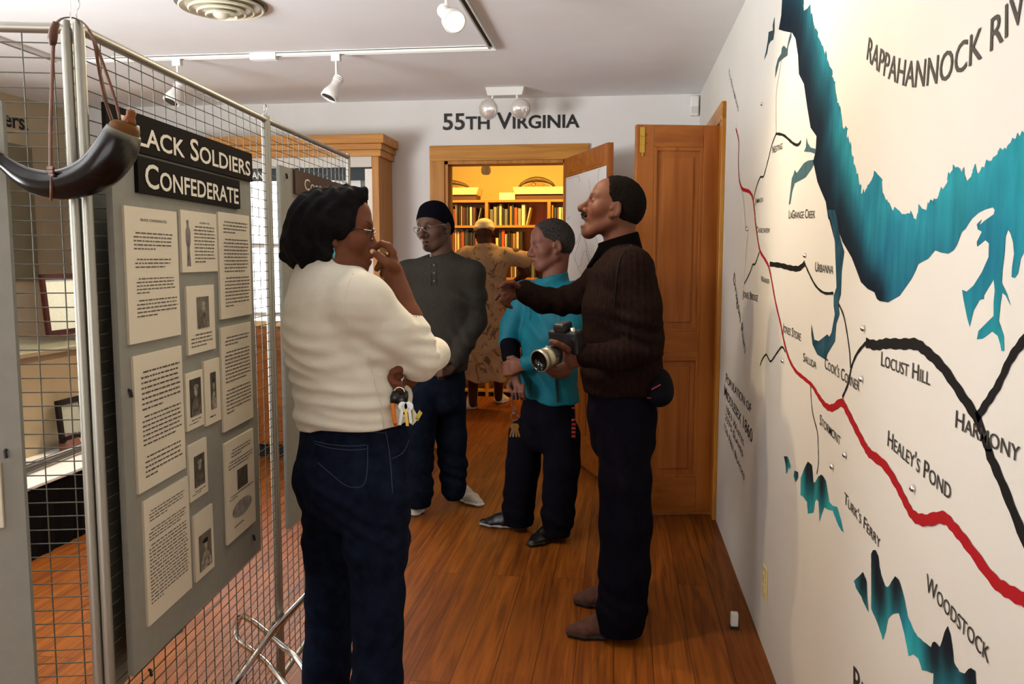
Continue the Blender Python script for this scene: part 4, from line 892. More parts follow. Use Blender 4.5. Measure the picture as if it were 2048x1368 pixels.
# ---------------------------------------------------------------- library: shelves, books, things on top
def library():
    YS = 8.35; D_ = .3; sm = m_pinex; x0, x1 = -2.55, -.05
    zt = at(1000, 398, Y=YS).z; zz = [zt-.02, at(1000, 449, Y=YS).z-.02, at(1000, 501, Y=YS).z-.02, at(1000, 554, Y=YS).z-.02, at(1000, 606, Y=YS).z-.02, .35, .06]
    o = thing('bookcase', 'tall pine bookcase filling the end wall of the yellow library', 'bookcase', ((x0+x1)/2, YS+.15, 0))
    for z in zz: b = MB(); b.bx(x0, x1, YS, YS+D_, z-.012, z+.012); b.build('shelf', sm, o, bevel=.002)
    ups = [x0, at(880, 420, Y=YS).x-.4, at(973, 420, Y=YS).x, at(1098, 420, Y=YS).x, x1]
    for x in ups: b = MB(); b.bx(x-.016, x+.016, YS-.004, YS+D_, 0, zt-.01); b.build('upright', m_pine, o, bevel=.002)
    b = MB(); b.bx(x0, x1, YS+D_-.012, YS+D_, 0, zt-.02); b.build('back_panel', m_pine, o)
    cols = ['3a2418', 'c9b37a', 'd9c898', '6a6a50', 'a34a1c', '2c2c34', '8a8458', 'b8863a', '54301c', 'd8b860', '1f1d1c', '7c7a58', 'e0cf9a', '4a3c30', '9c6a2c', '36423c']
    rr = random.Random(11); names = ['brown', 'tan', 'cream', 'olive', 'rust', 'charcoal', 'khaki', 'ochre', 'dark brown', 'gold', 'black', 'sage', 'ivory', 'umber', 'amber', 'dark green']
    rownames = ['top shelf', 'second shelf', 'third shelf']
    def book(x, w_, h, d, z, ci, shelf, lean=0.0, col=None, extra=''):
        bm = mat('book_cloth_%d' % ci if col is None else 'book_cloth_'+extra.replace(' ', '_'), col or cols[ci], rough=.6)
        b = MB(); y0 = YS+.03+rr.uniform(0, .02); ca, sa = math.cos(lean), math.sin(lean)
        def q(u, y, v): return (x+u*ca+v*sa, y, z+.0125+v*ca-u*sa+w_*sa)
        for u0, u1, ya, yb_, v0, v1 in ((0, .003, y0, y0+d, 0, h), (w_-.003, w_, y0, y0+d, 0, h), (0, w_, y0, y0+.003, 0, h)):
            b.add([q(u, y, v) for v in (v0, v1) for y in (ya, yb_) for u in (u0, u1)], [(0, 2, 3, 1), (4, 5, 7, 6), (0, 1, 5, 4), (2, 6, 7, 3), (0, 4, 6, 2), (1, 3, 7, 5)])
        n = len(b.f); b.k = 1
        b.add([q(u, y, v) for v in (.004, h-.004) for y in (y0+.004, y0+d-.004) for u in (.003, w_-.003)], [(0, 2, 3, 1), (4, 5, 7, 6), (0, 1, 5, 4), (2, 6, 7, 3), (0, 4, 6, 2), (1, 3, 7, 5)])
        ob = b.build('book', [bm, mat('book_leaves', 'd8ccaa', rough=.9)])
        tag(ob, 'x', 'book', 'books on the library shelves'); return ob
    books = []
    def run(xa, xb, z, hmax, shelf, bay, special=None):
        x = xa; k = 0
        while x < xb:
            w_ = rr.choice((.014, .018, .022, .026, .03, .036)); ci = rr.randrange(len(cols)); h = hmax*rr.uniform(.72, .97)
            col = None; ex = ''
            if special and k in special: ci, w_, h, col, ex = special[k]
            books.append((book(x, w_, h, rr.uniform(.15, .2), z, ci, shelf, 0, col, ex), names[ci] if col is None else ex, shelf, bay, k, w_, h)); x += w_+.0015; k += 1
        if rr.random() < .7:
            books.append((book(x+.004, .018, hmax*.8, .16, z, rr.randrange(len(cols)), shelf, .22), 'leaning', shelf, bay, k, .018, 0))
    X = lambda px: at(px, 440, Y=YS).x
    hm = zz[0]-zz[1]-.03
    run(X(893), X(948), zz[1], hm, 'top shelf', 'left bay'); run(X(978), X(1048), zz[1], hm, 'top shelf', 'middle bay', {3: (1, .03, hm*.97, None, ''), 7: (4, .024, hm*.86, 'd8801c', 'orange')}); run(X(1102), X(1128), zz[1], hm, 'top shelf', 'right bay')
    run(X(900), X(962), zz[2], hm, 'second shelf', 'left bay'); run(X(990), X(1038), zz[2], hm, 'second shelf', 'middle bay', {2: (4, .036, hm*.94, 'd84a10', 'red orange'), 0: (1, .03, hm*.6, 'e8d27a', 'pale yellow')})
    run(X(1020), X(1068), zz[3], hm, 'third shelf', 'middle bay')
    ordn = ['first', 'second', 'third', 'fourth', 'fifth', 'sixth', 'seventh', 'eighth', 'ninth', 'tenth', 'eleventh', 'twelfth', 'thirteenth', 'fourteenth', 'fifteenth', 'sixteenth', 'seventeenth', 'eighteenth', 'nineteenth', 'twentieth']
    for ob, nm, sh, bay_, k, w_, h in books:
        ob['label'] = ('%s book, the %s from the left in the %s of the %s' % (nm, ordn[min(k, 19)], bay_, sh)) if nm != 'leaning' else 'book leaning at the end of the row in the %s of the %s' % (bay_, sh)
    # flat cream trays with old objects on top of the bookcase
    zt2 = zt
    tray_m = mat('cream_tray', 'e6cf84', rough=.6); dkm = mat('dark_plinth_wood', '5a3216', rough=.6)  # the plinths are a darker brown than the trays
    def tray(xa, xb, label, d=.28):
        t = thing('flat_tray', label, 'tray', ((xa+xb)/2, YS+.15, zt2), 'trays on top of the bookcase')
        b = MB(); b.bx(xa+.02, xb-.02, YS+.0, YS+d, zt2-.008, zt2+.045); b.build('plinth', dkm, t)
        b = MB(); b.prism([(xa+.015, YS-.02, zt2+.045), (xb-.015, YS-.02, zt2+.045), (xb+.01, YS-.02, zt2+.115), (xa-.01, YS-.02, zt2+.115)], (0, d+.03, 0)); b.build('tray_body', tray_m, t)
    tray(-2.0, X(956), 'cream tray with a curved dark relic, left end of the bookcase top'); tray(X(1028), -.25, 'long cream tray with a dark saddle shaped relic, right on the bookcase top')
    def relic(xa, xb, h, label, nm):
        b = MB(); n = 14; pts = [(xa+(xb-xa)*i/n, YS+.1, zt2+.125+h*math.sin(PI*i/n)**.6) for i in range(n+1)]
        o = thing(nm, label, 'relic', ((xa+xb)/2, YS+.1, zt2+.115)); b.tube(pts, [.012+.014*math.sin(PI*i/n) for i in range(n+1)], 10); b.build('arched_frame', mat('old_iron', '5a4420', rough=.5, metal=.3, noise=.3, nscale=20), o, smooth='all')
        b = MB(); n2 = 12; b.prism([(xa+.02+(xb-xa-.04)*i/n2, YS+.07, zt2+.116+(h*.75)*math.sin(PI*i/n2)) for i in range(n2+1)], (0, .06, 0)); b.build('leather_flap', mat('worn_leather', '7a5a22', rough=.6, noise=.3, nscale=30), o)
        b = MB(); b.lathe([(.018, 0), (.02, .006), (.012, .016), (.001, .018)], (xa+(xb-xa)*.42, YS+.07, zt2+.116+h*.4), rotm((1, 0, 0), (0, 0, 1), (0, -1, 0)), 12); b.build('brass_boss', m_brass, o, smooth=True)
    relic(X(1036), X(1107), .075, 'dark arched saddle relic with a brass boss on the long cream tray', 'saddle_relic'); relic(-2.05, X(934), .06, 'curved dark leather relic on the left cream tray', 'leather_relic')
    b = MB(); b.bx(X(998), X(1030), YS+.02, YS+.2, zt-.008, zt+.065); tag(b.build('card_box', mat('pale_card', 'e8d9a4', rough=.8), None, bevel=.003), 'pale cardboard box on the bookcase top left of the long tray', 'box')
    # hanging lamp bulb seen against the yellow wall
    c = at(972, 335, Y=7.3); o = thing('hanging_lamp', 'small pear shaped lamp hanging from the library ceiling', 'lamp', (c.x, 7.3, HC))
    b = MB(); b.tube([(c.x, 7.3, HC), (c.x, 7.3, c.z+.05)], .007, 8); b.build('stem', m_white, o, smooth=True)
    b = MB(); b.lathe([(.001, -.065), (.03, -.06), (.042, -.04), (.044, -.015), (.034, .015), (.02, .045), (.016, .06), (.001, .062)], c, None, 18); b.build('shade', mat('frosted_shade', 'c9a870', rough=.5), o, smooth='all')
library()
light('library_ceiling_lamp', 'AREA', (-1.0, 7.75, HC-.02), 70, (1.0, .60, .16), aim=(-1.0, 8.4, 1.2), shape='RECTANGLE', size=1.6, size_y=.25)
# ---------------------------------------------------------------- figures: smooth-blended solids turned into one continuous skin
def A3(v): return np.array((v[0], v[1], v[2]), float)
class Solid:
    """list of rounded cones, ellipsoids and elliptic limbs, blended in order (k = blend radius, sub = carve)"""
    def __init__(s): s.ops = []
    def cone(s, a, b, ra, rb, k=.015, sub=False):
        a, b = A3(a), A3(b); s.ops.append(('c', (a, b, ra, rb), (a+b)/2, np.linalg.norm(b-a)/2+max(ra, rb), k, sub)); return s
    def ball(s, c, r, k=.015, sub=False): return s.cone(c, A3(c)+1e-4, r, r, k, sub)
    def ell(s, c, r, R=None, k=.015, sub=False):
        R = np.eye(3) if R is None else np.array(R); s.ops.append(('e', (A3(c), np.array(r, float), R), A3(c), max(r), k, sub)); return s
    def limb(s, a, b, ra, rb, u, k=.02, sub=False):
        """elliptic section: ra = (radius along u, radius across) at a, rb at b"""
        a, b = A3(a), A3(b); w_ = b-a; L = np.linalg.norm(w_); w_ = w_/L; u = A3(u); u = u-w_*(u@w_); u /= np.linalg.norm(u); v = np.cross(w_, u)
        s.ops.append(('l', (a, w_, L, u, v, ra, rb), (a+b)/2, L/2+max(*ra, *rb), k, sub)); return s
    def stack(s, rings, u, k=.03):
        for (p, ra), (q, rb) in zip(rings, rings[1:]): s.limb(p, q, ra, rb, u, k)
        return s
    def chain(s, pts, rs, k=.004, root=None):
        for i in range(len(pts)-1): s.cone(pts[i], pts[i+1], rs[i], rs[i+1], (root if i == 0 and root else k))
        return s
    def cut(s, p, n, k=.002):
        """keep only what lies behind the plane through p with outward normal n"""
        s.ops.append(('p', (A3(p), A3(n)/np.linalg.norm(A3(n))), A3(p), 99, k, True)); return s
    def eval(s, P, c=None, rad=None):
        d = np.full(len(P), 1.0)
        for t, a, pc, pr, k, sub in s.ops:
            if c is not None and t != 'p' and np.linalg.norm(pc-c)-pr-rad > .07+k: continue
            if t == 'c':
                p0, p1, r0, r1 = a; ab = p1-p0; q = P-p0; t_ = np.clip(q@ab/(ab@ab), 0, 1)
                e = np.sqrt(((q-t_[:, None]*ab)**2).sum(1))-(r0+(r1-r0)*t_)
            elif t == 'e':
                q = (P-a[0])@a[2]; k0 = np.sqrt(((q/a[1])**2).sum(1)); k1 = np.sqrt(((q/a[1]**2)**2).sum(1))+1e-9; e = k0*(k0-1)/k1
            elif t == 'l':
                p0, w_, L, u, v, ra, rb = a; q = P-p0; z = q@w_; t_ = np.clip(z/L, 0, 1); zz = z-t_*L
                rx = ra[0]+(rb[0]-ra[0])*t_; ry = ra[1]+(rb[1]-ra[1])*t_; rz = np.minimum(rx, ry)*.8
                x, y = q@u, q@v; k0 = np.sqrt((x/rx)**2+(y/ry)**2+(zz/rz)**2); k1 = np.sqrt((x/rx**2)**2+(y/ry**2)**2+(zz/rz**2)**2)+1e-9; e = k0*(k0-1)/k1
            else: e = -((P-a[0])@a[1])
            if sub:
                h = np.clip(.5-.5*(d+e)/k, 0, 1); d = d+(-e-d)*h+k*h*(1-h)
            else:
                h = np.clip(.5+.5*(e-d)/k, 0, 1); d = e+(d-e)*h-k*h*(1-h)
        return d
    def bounds(s):
        pc = np.array([o[2] for o in s.ops if not o[5]]); pr = np.array([o[3] for o in s.ops if not o[5]])
        return (pc-pr[:, None]).min(0)-.02, (pc+pr[:, None]).max(0)+.02
def nets(D, lo, h):
    ins = D < 0
    cnt = sum(ins[a:a+D.shape[0]-1, b:b+D.shape[1]-1, c:c+D.shape[2]-1].astype(np.int8) for a in (0, 1) for b in (0, 1) for c in (0, 1))
    I = np.argwhere((cnt > 0) & (cnt < 8)); ids = np.full(cnt.shape, -1, np.int32); ids[tuple(I.T)] = np.arange(len(I))
    co = np.array([(a, b, c) for a in (0, 1) for b in (0, 1) for c in (0, 1)])
    val = np.stack([D[tuple((I+o).T)] for o in co], 1); acc = np.zeros((len(I), 3)); n = np.zeros(len(I))
    for a in range(8):
        for b in range(a+1, 8):
            if abs(co[a]-co[b]).sum() != 1: continue
            m = (val[:, a] < 0) != (val[:, b] < 0); t = val[m, a]/(val[m, a]-val[m, b])
            acc[m] += co[a]+(co[b]-co[a])*t[:, None]; n[m] += 1
    vs = lo+(I+acc/n[:, None])*h; F = []
    for ax in range(3):
        o1, o2 = [(1, 2), (2, 0), (0, 1)][ax]; e = np.zeros(3, int); e[ax] = 1
        s0 = ins[tuple(slice(0, -1) if i == ax else slice(None) for i in range(3))]; s1 = ins[tuple(slice(1, None) if i == ax else slice(None) for i in range(3))]
        E = np.argwhere(s0 != s1); E = E[(E[:, o1] > 0) & (E[:, o2] > 0) & (E[:, o1] < D.shape[o1]-1) & (E[:, o2] < D.shape[o2]-1)]
        d1 = np.zeros(3, int); d1[o1] = 1; d2 = np.zeros(3, int); d2[o2] = 1
        q = np.stack([ids[tuple((E-d1-d2).T)], ids[tuple((E-d2).T)], ids[tuple(E.T)], ids[tuple((E-d1).T)]], 1)
        fl = ~s0[tuple(E.T)]; q[fl] = q[fl][:, ::-1]; F.append(q)
    return vs, np.concatenate(F)
def skin(sol, name, m, parent, h=.004, disp=None, col=None, keep=None):
    lo, hi = sol.bounds(); B = 20; n = np.ceil((hi-lo)/h/B).astype(int)*B; D = np.empty(n, np.float32)
    g = np.stack(np.meshgrid(*[np.arange(B)]*3, indexing='ij'), -1).reshape(-1, 3)*h; rad = B*h*.87
    for i in range(0, n[0], B):
        for j in range(0, n[1], B):
            for k in range(0, n[2], B):
                o = lo+np.array((i, j, k))*h; c = o+B*h/2
                dc = sol.eval(c[None], c, rad)[0]
                if abs(dc) > rad*1.25+.03: D[i:i+B, j:j+B, k:k+B] = dc; continue
                P = o+g; d = sol.eval(P, c, rad)
                if disp is not None: d = d+disp(P)
                D[i:i+B, j:j+B, k:k+B] = d.reshape(B, B, B)
    vs, fs = nets(D, lo, h)
    me = bpy.data.meshes.new(name); me.vertices.add(len(vs)); me.vertices.foreach_set('co', vs.astype(np.float32).ravel())
    me.loops.add(len(fs)*4); me.polygons.add(len(fs)); me.loops.foreach_set('vertex_index', fs.astype(np.int32).ravel())
    me.polygons.foreach_set('loop_start', np.arange(0, len(fs)*4, 4, dtype=np.int32))
    me.polygons.foreach_set('use_smooth', np.ones(len(fs), bool)); me.update(calc_edges=True); me.validate()
    if col is not None:
        c = np.ones((len(vs), 4), np.float32); c[:, :3] = col(vs); a = me.color_attributes.new('tint', 'FLOAT_COLOR', 'POINT'); a.data.foreach_set('color', c.ravel())
    me.materials.append(m); ob = bpy.data.objects.new(name, me); COL.objects.link(ob)
    if parent is not None: attach(ob, parent)
    return ob
class Frame:
    """head frame: centre between the ears at eye height; x = the person's right, y = forward, z = up"""
    def __init__(s, c, fwd, up=(0, 0, 1), k=1.0):
        s.c = A3(c); s.f = A3(fwd)/np.linalg.norm(fwd); u = A3(up); u = u-s.f*(u@s.f); s.u = u/np.linalg.norm(u); s.r = np.cross(s.f, s.u); s.k = k; s.R = np.stack([s.r, s.f, s.u], 1)
    def __call__(s, x, y, z): return s.c+s.R@(np.array((x, y, z))*s.k)
    def loc(s, P): return (P-s.c)@s.R/s.k
def head(S, H, mouth=0.0, wide=1.0, nose=1.0, jaw=1.0, lips=1.0, ears=True):
    k = H.k
    def e(c, r, kk=.015, sub=False, R=None): S.ell(H(*c), np.array(r)*k, H.R if R is None else R, kk*k, sub)
    def b(c, r, kk=.012, sub=False): S.ball(H(*c), r*k, kk*k, sub)
    def cn(a, c, ra, rb, kk=.012, sub=False): S.cone(H(*a), H(*c), ra*k, rb*k, kk*k, sub)
    e((0, -.014, .030), (.075*wide, .097, .088), .01); e((0, -.045, .01), (.068*wide, .065, .07), .02)
    e((0, .032, -.035), (.060*wide, .058, .072), .03); e((0, .035, .045), (.058*wide, .052, .05), .025)
    j = -.098-mouth*.7
    for s in (-1, 1):
        cn((s*.053*wide, -.004, -.055), (s*.024*jaw, .055, j+.006), .020, .019, .025); b((s*.046*wide, .052, -.022), .024, .025)
        cn((s*.040*wide, .067, .026), (s*.012, .082, .022), .012, .012, .014)
    b((0, .062, j+.004), .022*jaw, .02)
    cn((0, .06, j+.012), (0, .068, -.065), .024, .022, .02)
    cn((0, .080, .018), (0, .103*(.5+.5*nose), -.030), .0085, .0105*nose, .012); b((0, .106*(.6+.4*nose), -.034), .0125*nose, .008)
    for s in (-1, 1):
        b((s*.0135*nose, .094, -.038), .0098*nose, .007); b((s*.0075, .1, -.046), .0042, .004, True)
        e((s*.031, .090, .003), (.017, .016, .011), .012, True); b((s*.031, .0715, .001), .0135, .004)
        e((s*.031, .0745, .0045), (.0155, .0125, .009), .003)              # upper lid
    cn((-.020, .080, -.064), (0, .091, -.061), .0065*lips, .0085*lips, .006); cn((.020, .080, -.064), (0, .091, -.061), .0065*lips, .0085*lips, .006)
    z2 = -.077-mouth*.75
    cn((-.018, .077, z2+.003), (0, .086-mouth*.15, z2), .0065*lips, .0095*lips, .006); cn((.018, .077, z2+.003), (0, .086-mouth*.15, z2), .0065*lips, .0095*lips, .006)
    if mouth > .004: e((0, .084, (-.066+z2)/2-.001), (.019, .03, mouth*.45), .004, True)
    else: cn((-.019, .093, -.0695), (.019, .093, -.0695), .0022, .0022, .004, True)
    if ears:
        for s in (-1, 1):
            R = H.R@np.array(M.Rotation(s*.35, 3, 'Z')@M.Rotation(-.2, 3, 'X'))
            e((s*.077*wide, -.008, -.006), (.0085, .020, .032), .006, False, R); b((s*.074*wide, .002, -.034), .010, .008)
            e((s*.085*wide, -.004, -.004), (.006, .0115, .021), .004, True, R); b((s*.078*wide, .010, -.010), .0055, .005)
def head_tint(H, base, lip=(1.0, .72, .68), brow=.25, beard=None):
    def f(P):
        q = H.loc(P); c = np.ones((len(P), 3)); x, y, z = np.abs(q[:, 0]), q[:, 1], q[:, 2]
        def put(mask, k): 
            m_ = np.clip(mask, 0, 1)[:, None]; nonlocal c; c = c*(1-m_)+c*np.array(k)*m_
        put(1.3-((x/.024)**2+((z+.072)/.02)**2)*1.0-8*np.maximum(0, .072-y)/.01*.1, lip)
        put(1.4-((x-.031)/.017)**2-((z-.026-.25*(x-.03))/.0042)**2-np.maximum(0, .06-y)*80, [brow]*3)
        put(1.3-((x-.031)/.013)**2-((z-.0005)/.0028)**2-np.maximum(0, .065-y)*80, [.35]*3)
        if beard is not None:
            for cz, rz, rx, a in beard: put(1.35-(x/rx)**2-((z-cz)/rz)**2-np.maximum(0, .045-y)*60, [a]*3)
        return c*np.array(base)
    return f
def hair_cap(H, off=.008, front=.05, ztop=.11, side=.022, nape=-.07, wide=1.0):
    """close cropped hair: a shell over the skull ending at hairline, sideburn and nape"""
    S = Solid(); k = H.k
    S.ell(H(0, -.014, .030), np.array((.075*wide+off, .097+off, .088+off))*k, H.R, .01); S.ell(H(0, -.045, .01), np.array((.068*wide+off, .065+off, .07+off))*k, H.R, .02)
    S.ell(H(0, .035, .045), np.array((.058*wide+off*.7, .052+off*.5, .05+off*.8))*k, H.R, .02)
    S.cut(H(0, front+.012, .06), H.R@np.array((0, 1, -.25)), .016)
    S.cut(H(0, .0, nape), H.R@np.array((0, .25, -1)), .03)
    for s in (-1, 1):                                                       # bare face and ear opening
        S.ell(H(s*.085, .055, -.02), np.array((.055, .055+(.022-side), .062))*k, H.R, .008, True)
        S.ell(H(s*.085, -.008, -.018), np.array((.03, .025, .036))*k, H.R, .006, True)
    S.ell(H(0, .05, -.075), np.array((.1, .085, .075))*k, H.R, .008, True)
    return S
def wob(P, f, ph=0.0):
    return np.sin(P[:, 0]*f+1.7*np.sin(P[:, 2]*f*.6+ph)+ph)*np.sin(P[:, 1]*f*1.1+1.3*np.sin(P[:, 0]*f*.7+ph*2))*np.sin(P[:, 2]*f*.9+ph*.5+1.5*np.sin(P[:, 1]*f*.8))
def folds(P, c, d, f, amp, r):
    """soft parallel creases across direction d, fading r away from c"""
    q = P-A3(c); return amp*np.sin((q@A3(d))*f+2.0*np.sin(q[:, 2]*17+q[:, 0]*11))*np.exp(-((q**2).sum(1))/(r*r))
def seam(mb, pts, r): mb.tube(pts, r, 6)
def shoe(parent, heel, toe, wd, ht, m, ms, name='shoe', lace=None, patt=None, ankle=None):
    """a shoe from heel to toe: upper with toe box, sole, laces"""
    heel, toe = A3(heel), A3(toe); d = toe-heel; L = np.linalg.norm(d); d /= L; r = np.array((d[1], -d[0], 0)); U = np.array((0, 0, 1.0))
    def q(u, s, z): return heel+d*L*u+r*s+U*z
    S = Solid(); S.limb(q(.12, 0, ht*.42), q(.45, 0, ht*.40), (wd*.42, ht*.42), (wd*.47, ht*.40), r, .02); S.limb(q(.45, 0, ht*.36), q(.72, 0, ht*.28), (wd*.47, ht*.36), (wd*.44, ht*.27), r, .02); S.limb(q(.72, 0, ht*.28), q(.92, 0, ht*.22), (wd*.44, ht*.27), (wd*.24, ht*.19), r, .02)
    S.cone(q(.2, 0, ht*.6), q(.22, 0, ht*.95), wd*.40, wd*.36, .02); S.cone(q(.28, 0, ht*.74), q(.58, 0, ht*.5), wd*.34, wd*.31, .02)
    S.cut(q(.5, 0, .012), (0, 0, -1), .003)
    up = skin(S, name, m, parent, .005)
    S2 = Solid(); S2.limb(q(.14, 0, .012), q(.5, 0, .012), (wd*.46, .013), (wd*.5, .013), r, .015); S2.limb(q(.5, 0, .012), q(.74, 0, .013), (wd*.5, .013), (wd*.47, .013), r, .015); S2.limb(q(.74, 0, .013), q(.94, 0, .014), (wd*.47, .013), (wd*.27, .012), r, .015)
    S2.cut(q(.5, 0, .001), (0, 0, -1), .001); skin(S2, 'sole', ms, up, .005)
    if lace is not None:
        for i in range(4):
            u = .36+.075*i; z = ht*(.98-.16*i)*.9
            b = MB(); b.tube([q(u, -wd*.22, z-.006), q(u+.01, 0, z+.006), q(u+.02, wd*.22, z-.006)], .0035, 6); b.build('lace', lace, up, smooth=True)
    return up
# ---------------------------------------------------------------- the woman in the cream fleece (nearest figure)
m_skinb = mat('brown_skin', 'ffffff', rough=.58, spec=.25, attr='tint', noise=.08, nscale=30, bump=.08, bscale=300)
m_hairb = mat('black_hair', '0b080a', rough=.8, spec=.14, noise=.5, nscale=60, bump=.5, bscale=220)
m_denim = mat('dark_denim', '151b2a', rough=1.0, spec=.04, noise=.35, nscale=35, bump=.3, bscale=700)
m_thread = mat('denim_stitching', '30384c', rough=.8)
m_steel = mat('steel', 'b9b9b4', rough=.25, metal=1)
def person(name, label, loc): return thing(name, label, 'person', loc)
def woman():
    Y = 2.05
    def p(x, y, dy=0.0): return A3(at(x, y, Y=Y+dy))
    o = person('person', 'person in cream fleece and dark jeans, hand at the mouth, standing by the screens', (p(700, 1000)[0], Y, 0))
    skinc = lin('6b3d26'); f = np.array((.82, .57, 0)); r = np.array((.57, -.82, 0))
    H = Frame(p(674, 463), (.965, .24, -.06), k=.93)
    B = Solid(); head(B, H, wide=.98, nose=.95, ears=True)
    B.cone(H(0, -.035, -.05), p(655, 545), .050, .056, .02)
    # core of the body under the clothes
    B.stack([(p(655, 560), (.08, .12)), (p(668, 640), (.105, .15)), (p(690, 760), (.10, .145)), (p(705, 860), (.11, .15)), (p(706, 930), (.09, .12))], f)
    for s, hx, hy, dy in ((-1, 662, 1000, .07), (1, 752, 1000, -.08)):
        B.cone(p(hx, hy, dy), p(hx-2, 1230, dy), .055, .032, .02); B.cone(p(hx-2, 1230, dy), p(hx-6, 1500, dy), .032, .028, .02)
        g = at(hx-8, 1500, Y=Y+dy); fp = np.array((g.x, g.y, .05)); B.cone(p(hx-6, 1500, dy), fp, .035, .03); B.cone(fp+(0, 0, -.015), fp+f*.13+(0, 0, -.02), .028, .022)
    sh, el, wr = p(722, 605, -.14), p(836, 718, -.05), p(787, 548, -.02)
    B.cone(p(690, 600, -.07), sh, .06, .05); B.cone(sh, el, .046, .038); B.cone(el, p(812, 640, -.04), .038, .040); B.cone(p(812, 640, -.04), wr, .040, .0255)
    # right hand lifted to the mouth: back of the hand, then thumb and four fingers
    mk = .00122
    kn = p(779, 512, -.035)
    B.limb(wr, p(781, 520, -.025), (.024, .018), (.034, .017), (.3, -.9, .2), .015)
    def fing(pts, r0, r1): B.chain([p(*q) for q in pts], list(np.linspace(r0, r1, len(pts))), .003, .010)
    fing([(786, 506, -.05), (777, 492, -.055), (763, 487, -.045), (750, 497, -.03)], .0098, .0072)         # index
    fing([(786, 516, -.035), (772, 512, -.03), (762, 524, -.012), (754, 538, -.005)], .0098, .0075)        # middle
    fing([(788, 526, -.015), (776, 526, -.005), (768, 538, .01), (764, 549, .012)], .0095, .007)           # ring
    fing([(792, 534, .0), (783, 537, .015), (778, 547, .025), (775, 555, .025)], .0085, .0062)             # little
    fing([(791, 535, -.045), (777, 525, -.065), (760, 514, -.06), (745, 504, -.045)], .0125, .0082)        # thumb
    # left forearm crossing under the elbow, hand holding the keys
    le, lw = p(868, 705, .16), p(820, 752, .0)
    B.cone(p(640, 600, .15), p(780, 700, .24), .045, .04); B.cone(p(780, 700, .24), le, .04, .036); B.cone(le, lw, .034, .024)
    B.limb(lw, p(797, 753, -.07), (.030, .016), (.036, .017), (.1, -.1, 1), .015)
    for q in ([(800, 740, -.08), (784, 738, -.095), (768, 738, -.095), (755, 739, -.085)], [(797, 751, -.085), (781, 755, -.105), (789, 766, -.112), (800, 768, -.108)], [(799, 760, -.08), (786, 767, -.10), (794, 777, -.108), (804, 777, -.104)], [(803, 768, -.075), (793, 776, -.09), (799, 785, -.097), (808, 784, -.093)]):
        fing(q, .0098, .0075)
    fing([(818, 742, -.05), (806, 736, -.09), (795, 740, -.105), (786, 744, -.108)], .0115, .0085)
    tint = head_tint(H, skinc, lip=(.95, .6, .58))
    body = skin(B, 'body', m_skinb, o, .0036, col=tint)
    # nails, ring
    b = MB(); b.lathe([(.0045, 0), (.0055, .001), (.004, .002)], p(744, 503, -.056), rotm((1, 0, 0), (0, 0, 1), (0, -1, 0)), 10); b.build('thumb_nail', mat('nail', 'c79a72', rough=.3), body, smooth=True)
    b = MB(); c = p(776, 509, -.045); b.tube([c+np.array((.0105*math.cos(a)*.5, .0105*math.sin(a), .0105*math.cos(a)*.8)) for a in np.linspace(0, 2*PI, 16, endpoint=False)], .0022, 6, closed=True); b.build('gold_ring', m_brass, body, smooth=True)
    b = MB(); c = p(806, 760, -.088); b.tube([c+np.array((.004*math.cos(a), .012*math.sin(a), .0115*math.cos(a))) for a in np.linspace(0, 2*PI, 16, endpoint=False)], .0025, 6, closed=True); b.build('silver_ring', m_steel, body, smooth=True)
    # hair: chin length bob with flicked ends
    S = Solid(); n = lambda x, y, dx, dy_, dz, yy=0: S.ell(p(x, y, yy), (dx*mk, dz, dy_*mk), None, .03)
    n(660, 432, 76, 58, .098, .0); n(640, 455, 64, 62, .098, .0); n(618, 488, 46, 46, .09, .0); n(640, 500, 46, 34, .088, -.005); n(697, 400, 36, 26, .07, 0); n(672, 452, 52, 40, .104, -.002)
    S.ell(p(734, 512, -.03), (60*mk, .20, 49*mk), None, .012, True); S.ell(p(752, 440, 0), (29*mk, .2, 42*mk), None, .015, True)
    S.cone(p(704, 392, -.03), p(724, 384, -.02), .016, .012, .015); S.cone(p(724, 384, -.02), p(733, 397, -.02), .010, .006, .01); S.cone(p(733, 397, -.02), p(729, 403, -.02), .005, .003, .004)
    S.cone(p(590, 470, 0), p(580, 505, 0), .028, .026, .02); S.cone(p(580, 505, 0), p(590, 528, -.01), .022, .012, .02); S.cone(p(615, 500, -.07), p(612, 530, -.07), .022, .012, .02); S.cone(p(650, 505, -.08), p(650, 530, -.075), .02, .01, .02)
    S.cone(p(628, 395, 0), p(592, 432, .0), .012, .008, .02); S.cone(p(592, 432, 0), p(586, 455, 0), .006, .003, .01)
    def hd(P): return .0045*np.sin((P[:, 0]*.9+P[:, 1]*.5)*170+3*np.sin(P[:, 2]*31)+2*np.sin(P[:, 1]*40))*np.sin(P[:, 2]*23+P[:, 1]*60)+.003*wob(P, 90, 1)
    skin(S, 'hair', m_hairb, o, .0042, disp=hd)
    # glasses
    gm = mat('dark_spectacle_frame', '2a1d18', rough=.3); G = MB()
    for s in (-1, 1):
        pts = [H(s*(.031+.022*math.cos(a)), .098-abs(math.cos(a)*.004), -.002+.017*math.sin(a)) for a in np.linspace(0, 2*PI, 22, endpoint=False)]; G.tube(pts, .0014, 6, closed=True)
        G.tube([H(s*.053, .094, .006), H(s*.068, .05, .008), H(s*.072, 0, .004)], .0014, 6)
    G.tube([H(-.01, .1, .002), H(0, .103, .005), H(.01, .1, .002)], .0014, 6); G.build('spectacles', gm, o, smooth=True)
    # earring
    b = MB(); c = H(.08, -.0, -.045); b.tube([c, c+np.array((0, 0, -.014)), c+np.array((0, 0, -.026))], [.0012, .005, .002], 8); b.build('earring', mat('turquoise_stone', '5fa6b4', rough=.25), o, smooth=True)
